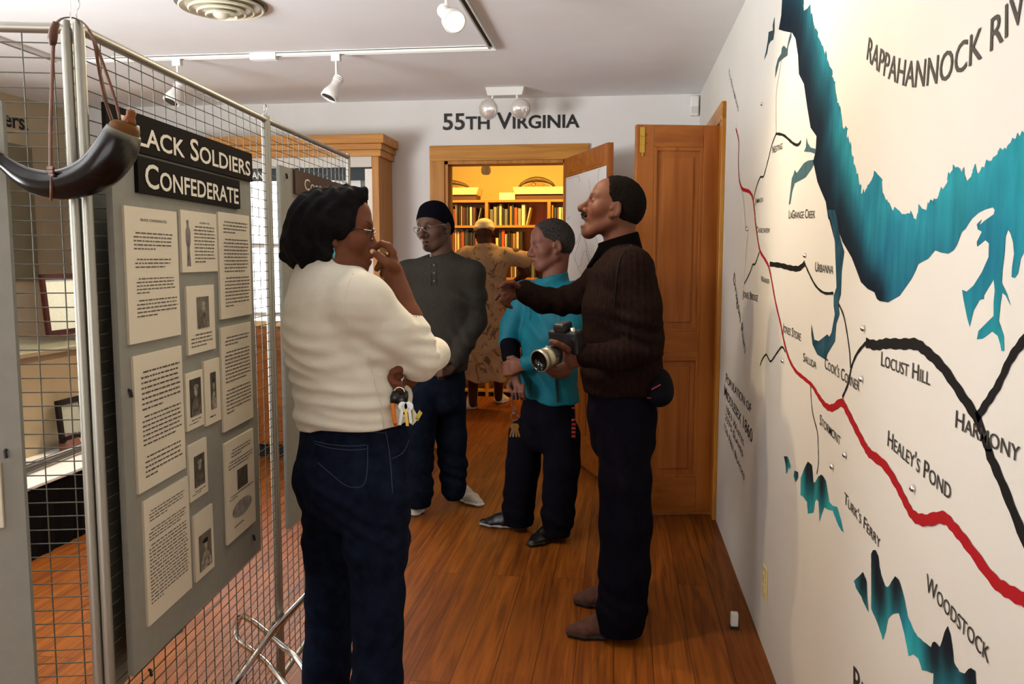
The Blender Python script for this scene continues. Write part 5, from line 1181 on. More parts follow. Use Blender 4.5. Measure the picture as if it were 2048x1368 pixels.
    # fleece top
    fm = mat('cream_fleece', 'dcd6c6', rough=.95, spec=.1, noise=.03, nscale=30, bump=.25, bscale=500, sheen=.3)
    S = Solid()
    S.stack([(p(653, 566), (.075, .125)), (p(662, 600), (.112, .17)), (p(679, 660), (.134, .182)), (p(688, 710), (.130, .178)), (p(696, 752), (.124, .172)), (p(707, 800), (.138, .178)), (p(711, 845), (.136, .176)), (p(711, 866), (.130, .172))], f, .035)
    S.cone(p(690, 598, -.08), sh, .072, .066, .04); S.cone(sh, p(780, 664, -.10), .070, .062, .03); S.cone(p(780, 664, -.10), el, .060, .050, .025); S.cone(el, p(826, 680, -.05), .051, .047, .02); S.cone(p(826, 680, -.05), p(814, 652, -.045), .043, .041, .012)
    S.cone(p(829, 690, -.05), p(826, 686, -.05), .0505, .0505, .008); S.cone(p(822, 668, -.05), p(819, 662, -.048), .0475, .047, .008); S.cone(p(816, 654, -.046), p(813, 648, -.045), .0445, .044, .006)
    S.cone(p(638, 598, .08), p(655, 610, .17), .07, .062, .04); S.cone(p(655, 610, .17), p(780, 700, .245), .058, .05, .03); S.cone(p(780, 700, .245), p(866, 708, .15), .048, .044, .02); S.cone(p(866, 708, .15), p(842, 735, .06), .044, .038, .015)
    # stand collar, open at the front
    S.limb(p(652, 556), p(655, 522), (.078, .080), (.072, .072), f, .03); S.limb(p(664, 540), p(690, 546, .0), (.05, .07), (.035, .055), (0, 0, 1), .02)
    S.limb(p(668, 508), p(664, 470), (.058, .058), (.055, .055), f, .008, True); S.ell(p(712, 520, .0), (.042, .10, .024), None, .008, True)
    S.limb(p(657, 542), p(656, 500), (.062, .064), (.064, .066), f, .006, True)
    S.cut(p(711, 842), np.array((0.10, 0, -1)), .006)
    S.limb(p(814, 648, -.044), p(800, 600, -.03), (.036, .036), (.04, .04), (1, 0, 0), .004, True)
    def fd(P):
        d = folds(P, p(600, 735, -.1), (.15, 0, 1), 150, .0045, .11)+folds(P, p(640, 795, -.12), (-.1, 0, 1), 120, .005, .14)+folds(P, p(760, 700, -.1), (.6, 0, .8), 90, .005, .09)
        d += folds(P, p(835, 690, -.06), (.2, 0, 1), 170, .004, .06)+folds(P, p(715, 630, -.15), (.8, 0, -.4), 70, .003, .08)+.0022*wob(P, 26, .4)+folds(P, p(700, 850, -.15), (0, 0, 1), 190, .003, .2)
        return d
    sw = skin(S, 'fleece_top', fm, o, .0048, disp=fd)
    def onto(x, y):
        """the point of the fleece seen at a picture point"""
        og = V((0, 0, CAM_Z)); d = (at(x, y, Y=2)-og).normalized(); ok, loc, nrm, _ = sw.ray_cast(og-sw.matrix_world.translation*0, d); return (loc-d*.0016) if ok else at(x, y, Y=Y-.2)
    sm = mat('fleece_seam', 'd8d0bd', rough=.95)
    bpy.context.view_layer.update()
    for pts in ([(707, 547), (698, 565), (692, 590), (691, 620), (695, 655)], [(738, 712), (744, 740), (752, 775), (763, 810), (769, 856)]):
        b = MB(); b.tube([onto(x, y) for x, y in pts], .0012, 6); b.build('seam', sm, sw, smooth=True)
    # jeans
    S = Solid(); hr = np.array((.66, -.75, 0)); hf = np.array((.75, .66, 0))
    S.stack([(p(709, 838), (.125, .155)), (p(710, 880), (.128, .160)), (p(709, 940), (.132, .162)), (p(712, 985), (.125, .152))], hf, .03)
    for hx, dy, kx, ky, ax, ay, r0, r1, r2, r3 in ((668, .085, 660, 1200, 650, 1400, .090, .068, .061, .070), (750, -.085, 756, 1200, 754, 1400, .096, .070, .060, .070)):
        S.cone(p(hx, 985, dy), p((hx+kx)/2, 1090, dy), r0, r1+.006, .03); S.cone(p((hx+kx)/2, 1090, dy), p(kx, 1200, dy), r1+.006, r2+.003, .03); S.cone(p(kx, 1200, dy), p(ax, 1400, dy), r2+.003, r2+.006, .02)
        an = p(ax-3, 1540, dy); S.cone(p(ax, 1400, dy), an, r2+.006, r3, .02)
        S.cut(an+np.array((0, 0, -.02)), (0, 0, -1), .004) if dy < 0 else None
    S.ell(p(668, 945, -.04), (.085, .085, .085), None, .04); S.ell(p(640, 950, .1), (.075, .075, .08), None, .04)
    S.cut(p(710, 838), (0, 0, 1), .004)
    def jd(P): return folds(P, p(690, 1015, -.1), (.35, 0, 1), 120, .004, .1)+folds(P, p(640, 1080, 0), (-.4, 0, 1), 90, .004, .13)+.0022*wob(P, 34, 2)+folds(P, p(780, 1060, -.1), (.3, 0, 1), 80, .0025, .15)+folds(P, p(700, 1330, -.05), (.3, 0, 1), 70, .0025, .25)
    je = skin(S, 'jeans', m_denim, o, .005, disp=jd)
    bpy.context.view_layer.update()
    def onj(x, y):
        og = V((0, 0, CAM_Z)); d = (at(x, y, Y=2)-og).normalized(); ok, loc, nrm, _ = je.ray_cast(og, d); return (loc-d*.0008) if ok else at(x, y, Y=Y-.15)
    for pts in ([(628, 882), (660, 889), (700, 892), (733, 890)], [(630, 888), (660, 896), (700, 900), (733, 898)], [(735, 890), (735, 930), (730, 965), (715, 975), (690, 970), (665, 950), (635, 925)], [(771, 862), (778, 900), (782, 940), (785, 985)], [(818, 880), (806, 905), (783, 918)], [(612, 852), (660, 856), (720, 862), (770, 866)]):
        b = MB(); b.tube([onj(x, y) for x, y in smooth_line([np.array(q, float) for q in pts], 4)], .0011, 5); b.build('stitching', m_thread, je, smooth=True)
    msh = mat('dark_shoe_leather', '1a1512', rough=.4)
    for hx, dy in ((652, .085), (756, -.085)):
        g = at(hx, 1545, Y=Y+dy); shoe(o, (g.x-f[0]*.09, g.y-f[1]*.09, 0), (g.x+f[0]*.16, g.y+f[1]*.16, 0), .09, .085, msh, m_black)
    # what hangs from her left hand
    kk = thing('key_bunch', 'keys with orange pen, black fob and badge hanging against the cream fleece', 'keys', p(800, 790, -.13))
    b = MB(); c = p(799, 785, -.115); b.tube([c+np.array((.013*math.cos(a), 0, .013*math.sin(a))) for a in np.linspace(0, 2*PI, 20, endpoint=False)], .0016, 6, closed=True); b.build('split_ring', m_steel, kk, smooth=True)
    dk = mat('black_plastic_fob', '17140f', rough=.35)
    for (xa, ya), (xb, yb), w_ in (((792, 783), (788, 806), .012), ((803, 786), (806, 812), .014), ((813, 784), (812, 800), .011), ((800, 800), (812, 828), .009)):
        b = MB(); b.tube([p(xa, ya, -.125), p((xa+xb)/2, (ya+yb)/2, -.13), p(xb, yb, -.13)], [w_*.7, w_, w_*.8], 10, flat=.5); b.build('fob', dk, kk, smooth='all')
    om = mat('orange_pen', 'd97a14', rough=.3, coat=.5)
    b = MB(); b.tube([p(785, 806, -.135), p(788, 835, -.135), p(790, 846, -.135)], [.0055, .0055, .005], 10); b.build('pen_barrel', om, kk, smooth=True)
    b = MB(); b.tube([p(790, 846, -.135), p(791.5, 853, -.135)], [.0055, .003], 10); b.build('pen_cap', mat('pen_tip', 'b84a10', rough=.3), kk, smooth=True)
    for q, m_, nm in (([(806, 838), (826, 862 - 12), (838, 836), (824, 812)], mat('badge_card', 'd8d2b0', rough=.4), 'badge'), ([(830, 836), (836, 842), (845, 826), (839, 820)], mat('yellow_tag', 'cdb83a', rough=.4), 'yellow_tag')):
        b = MB(); b.prism([p(x, y, -.13) for x, y in q], (0, -.0015, 0)); b.build(nm, m_, kk)
    for q in ([(806, 812), (800, 850)], [(811, 815), (815, 852)], [(818, 812), (822, 846)]):
        b = MB(); a, c = p(*q[0], -.137), p(*q[1], -.137); b.lathe([(.011, 0), (.011, .002)], a, rotm((1, 0, 0), (0, 0, 1), (0, -1, 0)), 14); b.box((a+c)/2, (.007, .002, np.linalg.norm(c-a)), rotm((1, 0, 0), (0, 1, 0), tuple((c-a)/np.linalg.norm(c-a)))); b.build('key', m_steel if q[0][0] != 811 else m_brass, kk)
woman()
# ---------------------------------------------------------------- the man in the brown sweater, talking, camera in hand
def man_sweater():
    Y = 3.10
    def p(x, y, dy=0.0): return A3(at(x, y, Y=Y+dy))
    o = person('person', 'person in dark brown ribbed sweater talking with head raised, one arm stretched out', (p(1240, 1000)[0], Y, 0))
    skinc = lin('5a3424'); f = np.array((-.985, -.17, 0)); l = np.array((.17, -.985, 0))     # facing, his left
    mk = .00183
    H = Frame(p(1225, 416), (-.955, -.10, .28), k=.97)
    B = Solid(); head(B, H, mouth=.024, wide=1.02, nose=1.15, lips=1.35, jaw=1.1)
    B.cone(H(0, -.04, -.05), p(1243, 505), .056, .066, .025)
    B.stack([(p(1245, 530), (.08, .15)), (p(1250, 620), (.10, .16)), (p(1248, 720), (.10, .15)), (p(1245, 800), (.10, .14))], f)
    lsh, lel, lwr = p(1262, 540, -.19), p(1292, 700, -.20), p(1165, 712, -.24)
    B.cone(lsh, lel, .045, .036); B.cone(lel, lwr, .036, .025)
    rsh, rel, rwr = p(1206, 560, .17), p(1125, 602, .34), p(1046, 584, .30)
    B.cone(rsh, rel, .045, .036); B.cone(rel, rwr, .036, .026)
    # pointing right hand
    B.limb(rwr, p(1022, 583, .29), (.028, .018), (.037, .017), (.1, .2, 1), .015)
    def fing(pts, r0, r1): B.chain([p(*q) for q in pts], list(np.linspace(r0, r1, len(pts))), .003, .010)
    fing([(1022, 572, .28), (1009, 576, .27), (999, 587, .265), (992, 598, .262)], .010, .0075)
    fing([(1020, 580, .275), (1008, 588, .26), (1004, 600, .262), (1008, 608, .27)], .0105, .008)
    fing([(1021, 588, .275), (1012, 598, .262), (1010, 608, .266), (1016, 613, .275)], .010, .0078)
    fing([(1024, 595, .28), (1017, 604, .272), (1018, 612, .276), (1023, 615, .282)], .009, .007)
    fing([(1036, 573, .27), (1025, 565, .25), (1012, 566, .245), (1003, 573, .245)], .0125, .009)
    # left hand under and around the lens
    B.limb(lwr, p(1136, 716, -.25), (.032, .02), (.042, .021), (0, .1, 1), .02)
    fing([(1136, 700, -.275), (1124, 692, -.30), (1112, 686, -.315), (1103, 683, -.315)], .0125, .0092)     # thumb along the top
    fing([(1128, 730, -.255), (1112, 738, -.275), (1099, 735, -.295), (1092, 728, -.31)], .0112, .0085)
    fing([(1130, 737, -.25), (1113, 746, -.262), (1099, 744, -.28), (1091, 737, -.296)], .0115, .0088)
    fing([(1134, 742, -.245), (1119, 751, -.25), (1106, 750, -.262), (1099, 744, -.276)], .011, .0085)
    fing([(1140, 744, -.24), (1128, 752, -.236), (1117, 753, -.245), (1110, 749, -.256)], .0098, .0075)
    for s, x0, x1, x2 in ((-1, 1245, 1248, 1244), (1, 1243, 1240, 1234)):
        dy = -.10 if s < 0 else .12
        B.cone(p(x0, 830, dy), p(x1, 1040, dy), .06, .045); B.cone(p(x1, 1040, dy), p(x2, 1230, dy), .045, .035)
        g = p(x2, 1230, dy); g2 = np.array((g[0], g[1], .06)); B.cone(g, g2, .028, .018); B.cone(g2, g2+f*.06+(0, 0, -.02), .016, .012)
    tint0 = head_tint(H, skinc, lip=(.62, .5, .5), beard=[(-.083-.0225, .012, .03, .6)])
    def tint(P):
        c = tint0(P); q = H.loc(P); m_ = np.clip(1.4-(q[:, 0]/.026)**2-((q[:, 2]+.055)/.009)**2-np.maximum(0, .06-q[:, 1])*60, 0, 1)[:, None]; return c*(1-m_*.8)
    body = skin(B, 'body', m_skinb, o, .0042, col=tint)
    S = Solid(); S.cone(H(-.024, .088, -.058), H(-.004, .1, -.0535), .0062, .0078, .004); S.cone(H(.024, .088, -.058), H(.004, .1, -.0535), .0062, .0078, .004)
    skin(S, 'moustache', m_hairb, o, .003)
    S = Solid(); S.ell(H(0, .080, -.0715), np.array((.016, .008, .005)), H.R, .002); skin(S, 'teeth', mat('teeth', 'b5a888', rough=.3), o, .002)
    hc = hair_cap(H, .007, .030, nape=-.055); skin(hc, 'hair', mat('cropped_black_hair', '120e0c', rough=1.0, spec=.06, noise=.5, nscale=150, bump=.8, bscale=420), o, .0042, disp=lambda P: .0016*wob(P, 240))
    # ribbed sweater with a darker stand collar
    m_sw = mat('brown_rib_knit', '1c1210', rough=1.0, spec=.03, noise=.25, nscale=60, bump=.3, bscale=400)
    S = Solid()
    S.stack([(p(1247, 520), (.075, .13)), (p(1243, 548), (.112, .19)), (p(1243, 610), (.138, .198)), (p(1245, 680), (.143, .19)), (p(1243, 745), (.140, .185)), (p(1240, 797), (.130, .178))], f, .035)
    S.cone(p(1252, 535, -.08), lsh, .075, .072, .04); S.cone(lsh, p(1284, 630, -.215), .074, .066, .03); S.cone(p(1284, 630, -.215), p(1293, 694, -.20), .064, .056, .025); S.cone(p(1293, 694, -.20), p(1240, 712, -.225), .056, .05, .02); S.cone(p(1240, 712, -.225), p(1176, 712, -.238), .05, .041, .02); S.cone(p(1176, 712, -.238), p(1168, 712, -.24), .041, .040, .006)
    S.cone(p(1230, 545, .06), rsh, .075, .072, .04); S.cone(rsh, p(1165, 594, .25), .070, .064, .03); S.cone(p(1165, 594, .25), rel, .064, .056, .025); S.cone(rel, p(1082, 600, .325), .055, .052, .02); S.cone(p(1082, 600, .325), p(1050, 583, .302), .052, .046, .02)
    S.cut(p(1243, 782), (0, 0, -1), .006)
    S.limb(p(1250, 540), p(1240, 470), (.062, .062), (.066, .066), f, .008, True)
    sh_ = np.array((p(1243, 600)[0], Y))
    def rib(P):
        ang = np.arctan2((P[:, 1]-sh_[1]), (P[:, 0]-sh_[0])*1.3); r_ = np.where(P[:, 2] > .55, .0016*np.sin(ang*62), 0)
        return r_+folds(P, p(1285, 665, -.22), (.1, 0, 1), 90, .005, .13)+folds(P, p(1230, 755, -.1), (.1, 0, 1), 70, .005, .15)+folds(P, p(1120, 610, .3), (1, 0, .2), 80, .004, .14)+.0025*wob(P, 22, .3)
    sw = skin(S, 'ribbed_sweater', m_sw, o, .0052, disp=rib)
    bpy.context.view_layer.update()
    q = []
    for x, y in ((1276, 487), (1262, 492), (1250, 502), (1241, 516), (1236, 540), (1233, 570), (1231, 605)):
        og = V((0, 0, CAM_Z)); d = (at(x, y, Y=2)-og).normalized(); ok, loc, _, _ = sw.ray_cast(og, d)
        if ok: q.append(loc-d*.0015)
    b = MB(); b.tube(q, .006, 8, flat=.4); b.build('shoulder_seam', mat('dark_knit_seam', '120b0a', rough=.9), sw, smooth=True)
    m_col = mat('dark_shirt_collar', '080606', rough=1.0, spec=.03)
    S = Solid(); S.limb(p(1244, 530), p(1236, 470), (.088, .086), (.074, .074), f, .01); S.limb(p(1246, 545), p(1234, 445), (.066, .068), (.063, .064), f, .004, True); S.cut(p(1238, 474), np.array((-.30, 0, 1)), .003); S.cone(p(1202, 500, -.03), p(1180, 532, -.03), .015, .007, .012); S.cone(p(1200, 505, .03), p(1176, 534, .02), .014, .006, .012)
    skin(S, 'collar', m_col, sw, .004)
    m_tr = mat('black_trousers', '100e16', rough=1.0, spec=.03, noise=.25, nscale=30, bump=.15, bscale=500)
    S = Solid(); S.stack([(p(1242, 768), (.122, .17)), (p(1243, 830), (.122, .168)), (p(1246, 880), (.120, .160))], f, .03)
    for dy, ks in ((-.10, [(1248, 880, .088), (1250, 960, .092), (1251, 1050, .093), (1249, 1140, .092), (1244, 1215, .090), (1241, 1258, .083)]), (.12, [(1240, 880, .085), (1243, 960, .086), (1243, 1050, .084), (1240, 1130, .08), (1235, 1190, .076)])):
        for (xa, ya, ra), (xb, yb, rb) in zip(ks, ks[1:]): S.cone(p(xa, ya, dy), p(xb, yb, dy), ra, rb, .025)
    S.cut(p(1240, 768), (0, 0, 1), .004); S.cut((0, Y, .028), (0, 0, -1), .004)
    skin(S, 'trousers', m_tr, o, .006, disp=lambda P: folds(P, p(1245, 1190, -.1), (.3, 0, 1), 70, .0035, .14)+.0025*wob(P, 20))
    m_su = mat('brown_suede', '4a2c20', rough=.9, noise=.25, nscale=40); m_sl = mat('dark_rubber', '1c1411', rough=.8)
    n0, n1 = at(1278, 1270, Z=0), at(1128, 1272, Z=0); shoe(o, (n0.x, n0.y, 0), (n1.x, n1.y, 0), .10, .10, m_su, m_sl, lace=m_sl)
    n0, n1 = at(1262, 1213, Z=0), at(1144, 1207, Z=0); shoe(o, (n0.x, n0.y, 0), (n1.x, n1.y, 0), .10, .10, m_su, m_sl, lace=m_sl)
    # watch
    wt = MB(); c = A3(lwr)+np.array((.004, 0, 0)); ax = (A3(lwr)-A3(lel)); ax /= np.linalg.norm(ax); u = np.cross(ax, (0, 0, 1.)); u /= np.linalg.norm(u); v = np.cross(u, ax)
    for i in range(22):
        a = 2*PI*i/22; q = c+(u*math.cos(a)*.030+v*math.sin(a)*.034); wt.box(q, (.016, .0075, .004), rotm(tuple(ax), tuple(-u*math.sin(a)+v*math.cos(a)), tuple(u*math.cos(a)+v*math.sin(a))))
    wt.build('wristwatch', m_steel, o, bevel=.001)
    # camera held in the left hand
    cm = thing('camera', 'black camera with silver lens held in the hand of the man in brown', 'camera', p(1110, 700, -.29))
    mb_ = mat('black_camera_body', '121113', rough=.45); ms_ = mat('silver_lens_barrel', 'a8a08a', rough=.3, metal=.8)
    e, t = p(1132, 698, -.235), p(1078, 722, -.345); d = (t-e)/np.linalg.norm(t-e); x = np.cross((0, 0, 1.), d); x /= np.linalg.norm(x); up = np.cross(d, x); R = rotm(tuple(x), tuple(up), tuple(d))
    b = MB(); b.lathe([(.026, -.005), (.033, .0), (.034, .035), (.032, .038)], p(1111, 707, -.285), R, 24); b.build('focus_ring', mb_, cm, smooth='all')
    b = MB(); k = p(1104, 711, -.298); b.lathe([(.032, 0), (.0345, .003), (.0345, .016), (.036, .018), (.036, .030), (.0345, .032), (.037, .052), (.0385, .056), (.0385, .066), (.034, .067), (.030, .045), (.001, .044)], k, R, 28); b.build('lens_barrel', ms_, cm, smooth='all')
    b = MB(); b.lathe([(.0365, .066), (.0335, .0675), (.028, .052), (.001, .050)], k, R, 28); b.build('front_glass', mat('lens_glass', '0c0b10', rough=.08, spec=.8), cm, smooth='all')
    bc = p(1124, 694, -.25)
    b = MB(); b.box(bc+up*.012-d*.028, (.125, .082, .05), R); b.build('camera_body', mb_, cm, bevel=.008)
    b = MB(); b.box(bc+up*.066-d*.018, (.048, .034, .055), R); b.build('viewfinder_hump', mb_, cm, bevel=.009)
    b = MB(); b.lathe([(.011, 0), (.011, .012), (.009, .014)], bc+up*.052+x*.042-d*.02, rotm(tuple(x), tuple(-d), tuple(up)), 14); b.build('mode_dial', m_steel, cm, smooth=True)
    b = MB(); b.box(k-d*.010+np.array(x)*-.02+up*.027, (.022, .002, .004), R); b.build('white_mark', m_white, cm)
    b = MB(); b.tube([bc+x*.062+up*.03, p(1133, 676, -.25), p(1150, 690, -.24), p(1160, 700, -.22)], .009, 8, flat=.3); b.build('strap', mb_, cm, smooth=True)
    # bag at the back of the waist
    bg = thing('waist_bag', 'black waist bag with dark red piping behind the man in the brown sweater', 'bag', p(1320, 775, -.02))
    S = Solid(); S.ell(p(1315, 772, -.04), (.055, .13, .068), None, .01); S.ell(p(1318, 786, -.06), (.05, .12, .045), None, .02); skin(S, 'pouch', mat('black_nylon', '0e0d12', rough=.9, spec=.06, noise=.2, nscale=50), bg, .005)
    b = MB(); b.tube([p(1294, 796, -.145), p(1310, 796, -.165), p(1330, 789, -.14), p(1345, 776, -.06)], .003, 6); b.build('piping', mat('dark_red_piping', '5a1420', rough=.7), bg, smooth=True)
    b = MB(); b.tube([p(1303, 779, -.168), p(1313, 774, -.17), p(1321, 769, -.165)], .0028, 6); b.build('zip_pull', mat('red_zip_tape', '8a3040', rough=.7), bg, smooth=True)
man_sweater()
# ---------------------------------------------------------------- the person in the turquoise jacket, head bowed, keys in hand
def turquoise():
    Y = 4.13
    def p(x, y, dy=0.0): return A3(at(x, y, Y=Y+dy))
    o = person('person', 'person with short grey hair in turquoise jacket and black trousers, looking down', (p(1085, 900)[0], Y, 0))
    skinc = lin('6a4234'); f = np.array((-.86, -.5, 0)); l = np.array((.5, -.86, 0))
    H = Frame(p(1101, 490), (-.90, -.40, -.10), k=1.04)
    B = Solid(); head(B, H, wide=.98, nose=1.05)
    B.cone(H(0, -.035, -.05), p(1108, 562), .054, .06, .02)
    B.stack([(p(1105, 590), (.08, .14)), (p(1100, 680), (.09, .13)), (p(1095, 780), (.09, .13)), (p(1090, 840), (.09, .13))], f)
    rsh, rel, rwr = p(1052, 588, .10), p(1018, 690, .06), p(1030, 745, -.12)
    lsh, lel, lwr = p(1150, 592, -.14), p(1135, 700, -.26), p(1048, 728, -.24)
    for a, b_, c in ((rsh, rel, rwr), (lsh, lel, lwr)): B.cone(a, b_, .045, .036); B.cone(b_, c, .035, .026)
    def fing(pts, r0, r1): B.chain([p(*q) for q in pts], list(np.linspace(r0, r1, len(pts))), .003, .010)
    # right hand hanging, closing on the key ring
    B.limb(rwr, p(1034, 770, -.15), (.026, .018), (.036, .018), l, .015)
    for i, (x, dy) in enumerate(((1025, -.135), (1032, -.16), (1040, -.175), (1047, -.18))): fing([(x, 772, dy), (x-1, 784, dy-.012), (x+1, 792, dy-.004), (x+3, 797, dy+.012)], .0105, .008)
    fing([(1022, 762, -.14), (1017, 773, -.16), (1022, 783, -.17), (1030, 789, -.172)], .012, .009)
    # left hand clasping the right wrist
    B.limb(lwr, p(1026, 734, -.20), (.028, .018), (.038, .018), (0, .2, 1), .015)
    for i, y in enumerate((724, 732, 740, 747)): fing([(1026, y, -.20), (1014, y+1, -.185), (1009, y+3, -.16), (1012, y+4, -.14)], .0108, .008)
    fing([(1036, 722, -.2), (1026, 715, -.2), (1016, 716, -.19)], .0125, .009)
    legs = ((-1, .08, [(1060, 840), (1042, 940), (1035, 1000), (1042, 1050)], at(1040, 1058, Z=0)), (1, -.09, [(1118, 840), (1118, 940), (1115, 1000), (1112, 1050)], at(1104, 1084, Z=0)))
    for s, dy, ks, g in legs:
        for (xa, ya), (xb, yb) in zip(ks, ks[1:]): B.cone(p(xa, ya, dy), p(xb, yb, dy), .045, .038)
    skin(B, 'body', m_skinb, o, .005, col=head_tint(H, skinc, lip=(.85, .65, .65), brow=.5))
    skin(hair_cap(H, .007, .046, wide=.98, nape=-.06), 'hair', mat('grizzled_hair', '2f2a28', rough=.9, spec=.2, noise=.8, nscale=160, bump=.8, bscale=380), o, .005, disp=lambda P: .0015*wob(P, 220))
    m_tq = mat('turquoise_shell', '095a68', rough=.6, spec=.2, noise=.06, nscale=18, bump=.1, bscale=200)
    S = Solid(); S.stack([(p(1106, 574), (.075, .12)), (p(1103, 600), (.105, .175)), (p(1098, 670), (.125, .18)), (p(1096, 740), (.128, .175)), (p(1104, 806), (.128, .18))], f, .035)
    S.cone(p(1085, 588, .05), rsh, .07, .066, .04); S.cone(rsh, p(1026, 650, .08), .066, .062, .03); S.cone(p(1026, 650, .08), p(1019, 686, .06), .061, .056, .02)
    S.cone(p(1125, 590, -.08), lsh, .07, .068, .04); S.cone(lsh, p(1146, 655, -.21), .066, .06, .03); S.cone(p(1146, 655, -.21), lel, .06, .054, .02); S.cone(lel, p(1090, 716, -.26), .054, .046, .02); S.cone(p(1090, 716, -.26), p(1056, 726, -.245), .046, .04, .02)
    S.limb(p(1107, 572), p(1104, 548), (.082, .088), (.078, .08), f, .02); S.limb(p(1107, 580), p(1103, 530), (.066, .07), (.070, .072), f, .006, True); S.cut(p(1103, 549), (-.2, -.1, 1), .004)
    S.cut(p(1100, 800), (0, 0, -1), .006); S.cut(p(1019, 688, .06), np.array((-.08, 0, -1)), .003) if False else None
    jk = skin(S, 'jacket', m_tq, o, .006, disp=lambda P: folds(P, p(1060, 640, -.1), (.8, 0, .5), 70, .006, .12)+folds(P, p(1090, 760, -.15), (.9, 0, .2), 55, .005, .16)+folds(P, p(1100, 720, -.26), (1, 0, 0), 90, .004, .08)+.004*wob(P, 24, .8))
    S = Solid(); S.cone(p(1019, 684, .06), p(1022, 712, -.02), .052, .046, .01); S.cone(p(1022, 712, -.02), p(1028, 738, -.10), .045, .038, .01); skin(S, 'dark_undersleeve', mat('black_jersey', '0c0b0f', rough=1.0, spec=.03), jk, .005)
    bpy.context.view_layer.update()
    def onjk(x, y):
        og = V((0, 0, CAM_Z)); d = (at(x, y, Y=2)-og).normalized(); ok, loc, nrm, _ = jk.ray_cast(og, d); return (loc-d*.001) if ok else at(x, y, Y=Y-.2)
    dz = mat('dark_teal_trim', '0a4a58', rough=.6)
    for pts, r_ in (([(1070, 556), (1060, 590), (1058, 640), (1062, 700), (1060, 760), (1062, 800)], .003), ([(1110, 725), (1112, 760), (1116, 804)], .012), ([(1040, 660), (1048, 640), (1052, 625)], .003)):
        b = MB(); b.tube([onjk(x, y) for x, y in pts], r_, 6, flat=.5); b.build('jacket_trim', dz if r_ < .01 else m_black, jk, smooth=True)
    S = Solid(); S.stack([(p(1098, 790), (.118, .165)), (p(1095, 830), (.122, .165)), (p(1093, 868), (.118, .16))], f, .03)
    m_tr = mat('black_track_trousers', '0e0d14', rough=.95, spec=.04, noise=.2, nscale=30)
    for dy, ks in ((.06, [(1052, 870, .092), (1046, 930, .086), (1040, 985, .082), (1036, 1020, .08), (1040, 1052, .068)]), (-.08, [(1124, 870, .092), (1124, 930, .088), (1119, 985, .082), (1116, 1030, .080), (1114, 1066, .068)])):
        for (xa, ya, ra), (xb, yb, rb) in zip(ks, ks[1:]): S.cone(p(xa, ya, dy), p(xb, yb, dy), ra, rb, .025)
    S.cut((0, 0, .03), (0, 0, -1), .004)
    tr = skin(S, 'trousers', m_tr, o, .0065, disp=lambda P: folds(P, p(1040, 1020, .06), (.3, 0, 1), 60, .004, .15)+folds(P, p(1116, 1030, -.08), (.3, 0, 1), 60, .004, .15)+.003*wob(P, 20))
    bpy.context.view_layer.update()
    rd = mat('red_print', 'b03024', rough=.7); b = MB()
    for i, y0 in enumerate((838, 846, 854, 862, 870)):
        og = V((0, 0, CAM_Z)); q = []
        for x_, y_ in ((1143, y0), (1151, y0), (1151, y0+5), (1143, y0+5)):
            d = (at(x_, y_, Y=2)-og).normalized(); ok, loc, _, _ = tr.ray_cast(og, d); q.append((loc-d*.004) if ok else at(x_, y_, Y=Y-.2))
        b.prism(q, (0, .0008, 0))
    b.build('red_side_mark', rd, tr)
    b = MB(); b.prism([onjk(1144, 798)+V((0, -.002, -.04)), onjk(1150, 798)+V((0, -.002, -.04)), onjk(1150, 798)+V((0, -.002, -.048)), onjk(1144, 798)+V((0, -.002, -.048))], (0, .0008, 0)); b.build('red_tab', rd, tr)
    bs = mat('black_shoe_leather', '0f0e10', rough=.35); gs = mat('pale_sole', '8f8c88', rough=.7)
    n0, n1 = at(1052, 1056, Z=0), at(957, 1050, Z=0); shoe(o, (n0.x, n0.y, 0), (n1.x, n1.y, 0), .095, .085, bs, gs, lace=m_black)
    n0, n1 = at(1126, 1066, Z=0), at(1066, 1092, Z=0); n1 = n0+(n1-n0)*1.15; shoe(o, (n0.x, n0.y, 0), (n1.x, n1.y, 0), .095, .085, bs, m_black, lace=m_black)
    kk = thing('key_bunch', 'keys on a chain hanging from the hand of the person in turquoise', 'keys', p(1030, 830, -.2))
    b = MB(); c = p(1029, 834, -.19); b.tube([c+np.array((.018*math.cos(a), 0, .018*math.sin(a))) for a in np.linspace(0, 2*PI, 20, endpoint=False)], .002, 6, closed=True); b.build('split_ring', m_steel, kk, smooth=True)
    for i in range(2):
        b = MB(); b.tube([p(1025+i*7, 785, -.185), p(1023+i*8, 806, -.19), p(1027+i*3, 828, -.19)], .0024, 6); b.build('chain', m_steel, kk, smooth=True)
    for i, (x, m_) in enumerate(((1020, m_brass), (1026, m_steel), (1033, m_brass), (1039, m_brass))):
        b = MB(); a = p(1029, 841, -.19-.004*i); e = p(x, 874, -.19-.004*i); b.lathe([(.014, 0), (.014, .002)], a+(e-a)*.35, rotm((1, 0, 0), (0, 0, 1), (0, -1, 0)), 14); b.box((a+(e-a)*.7), (.009, .002, np.linalg.norm(e-a)*.6), rotm((1, 0, 0), (0, 1, 0), tuple((e-a)/np.linalg.norm(e-a)))); b.build('key', m_, kk)
turquoise()
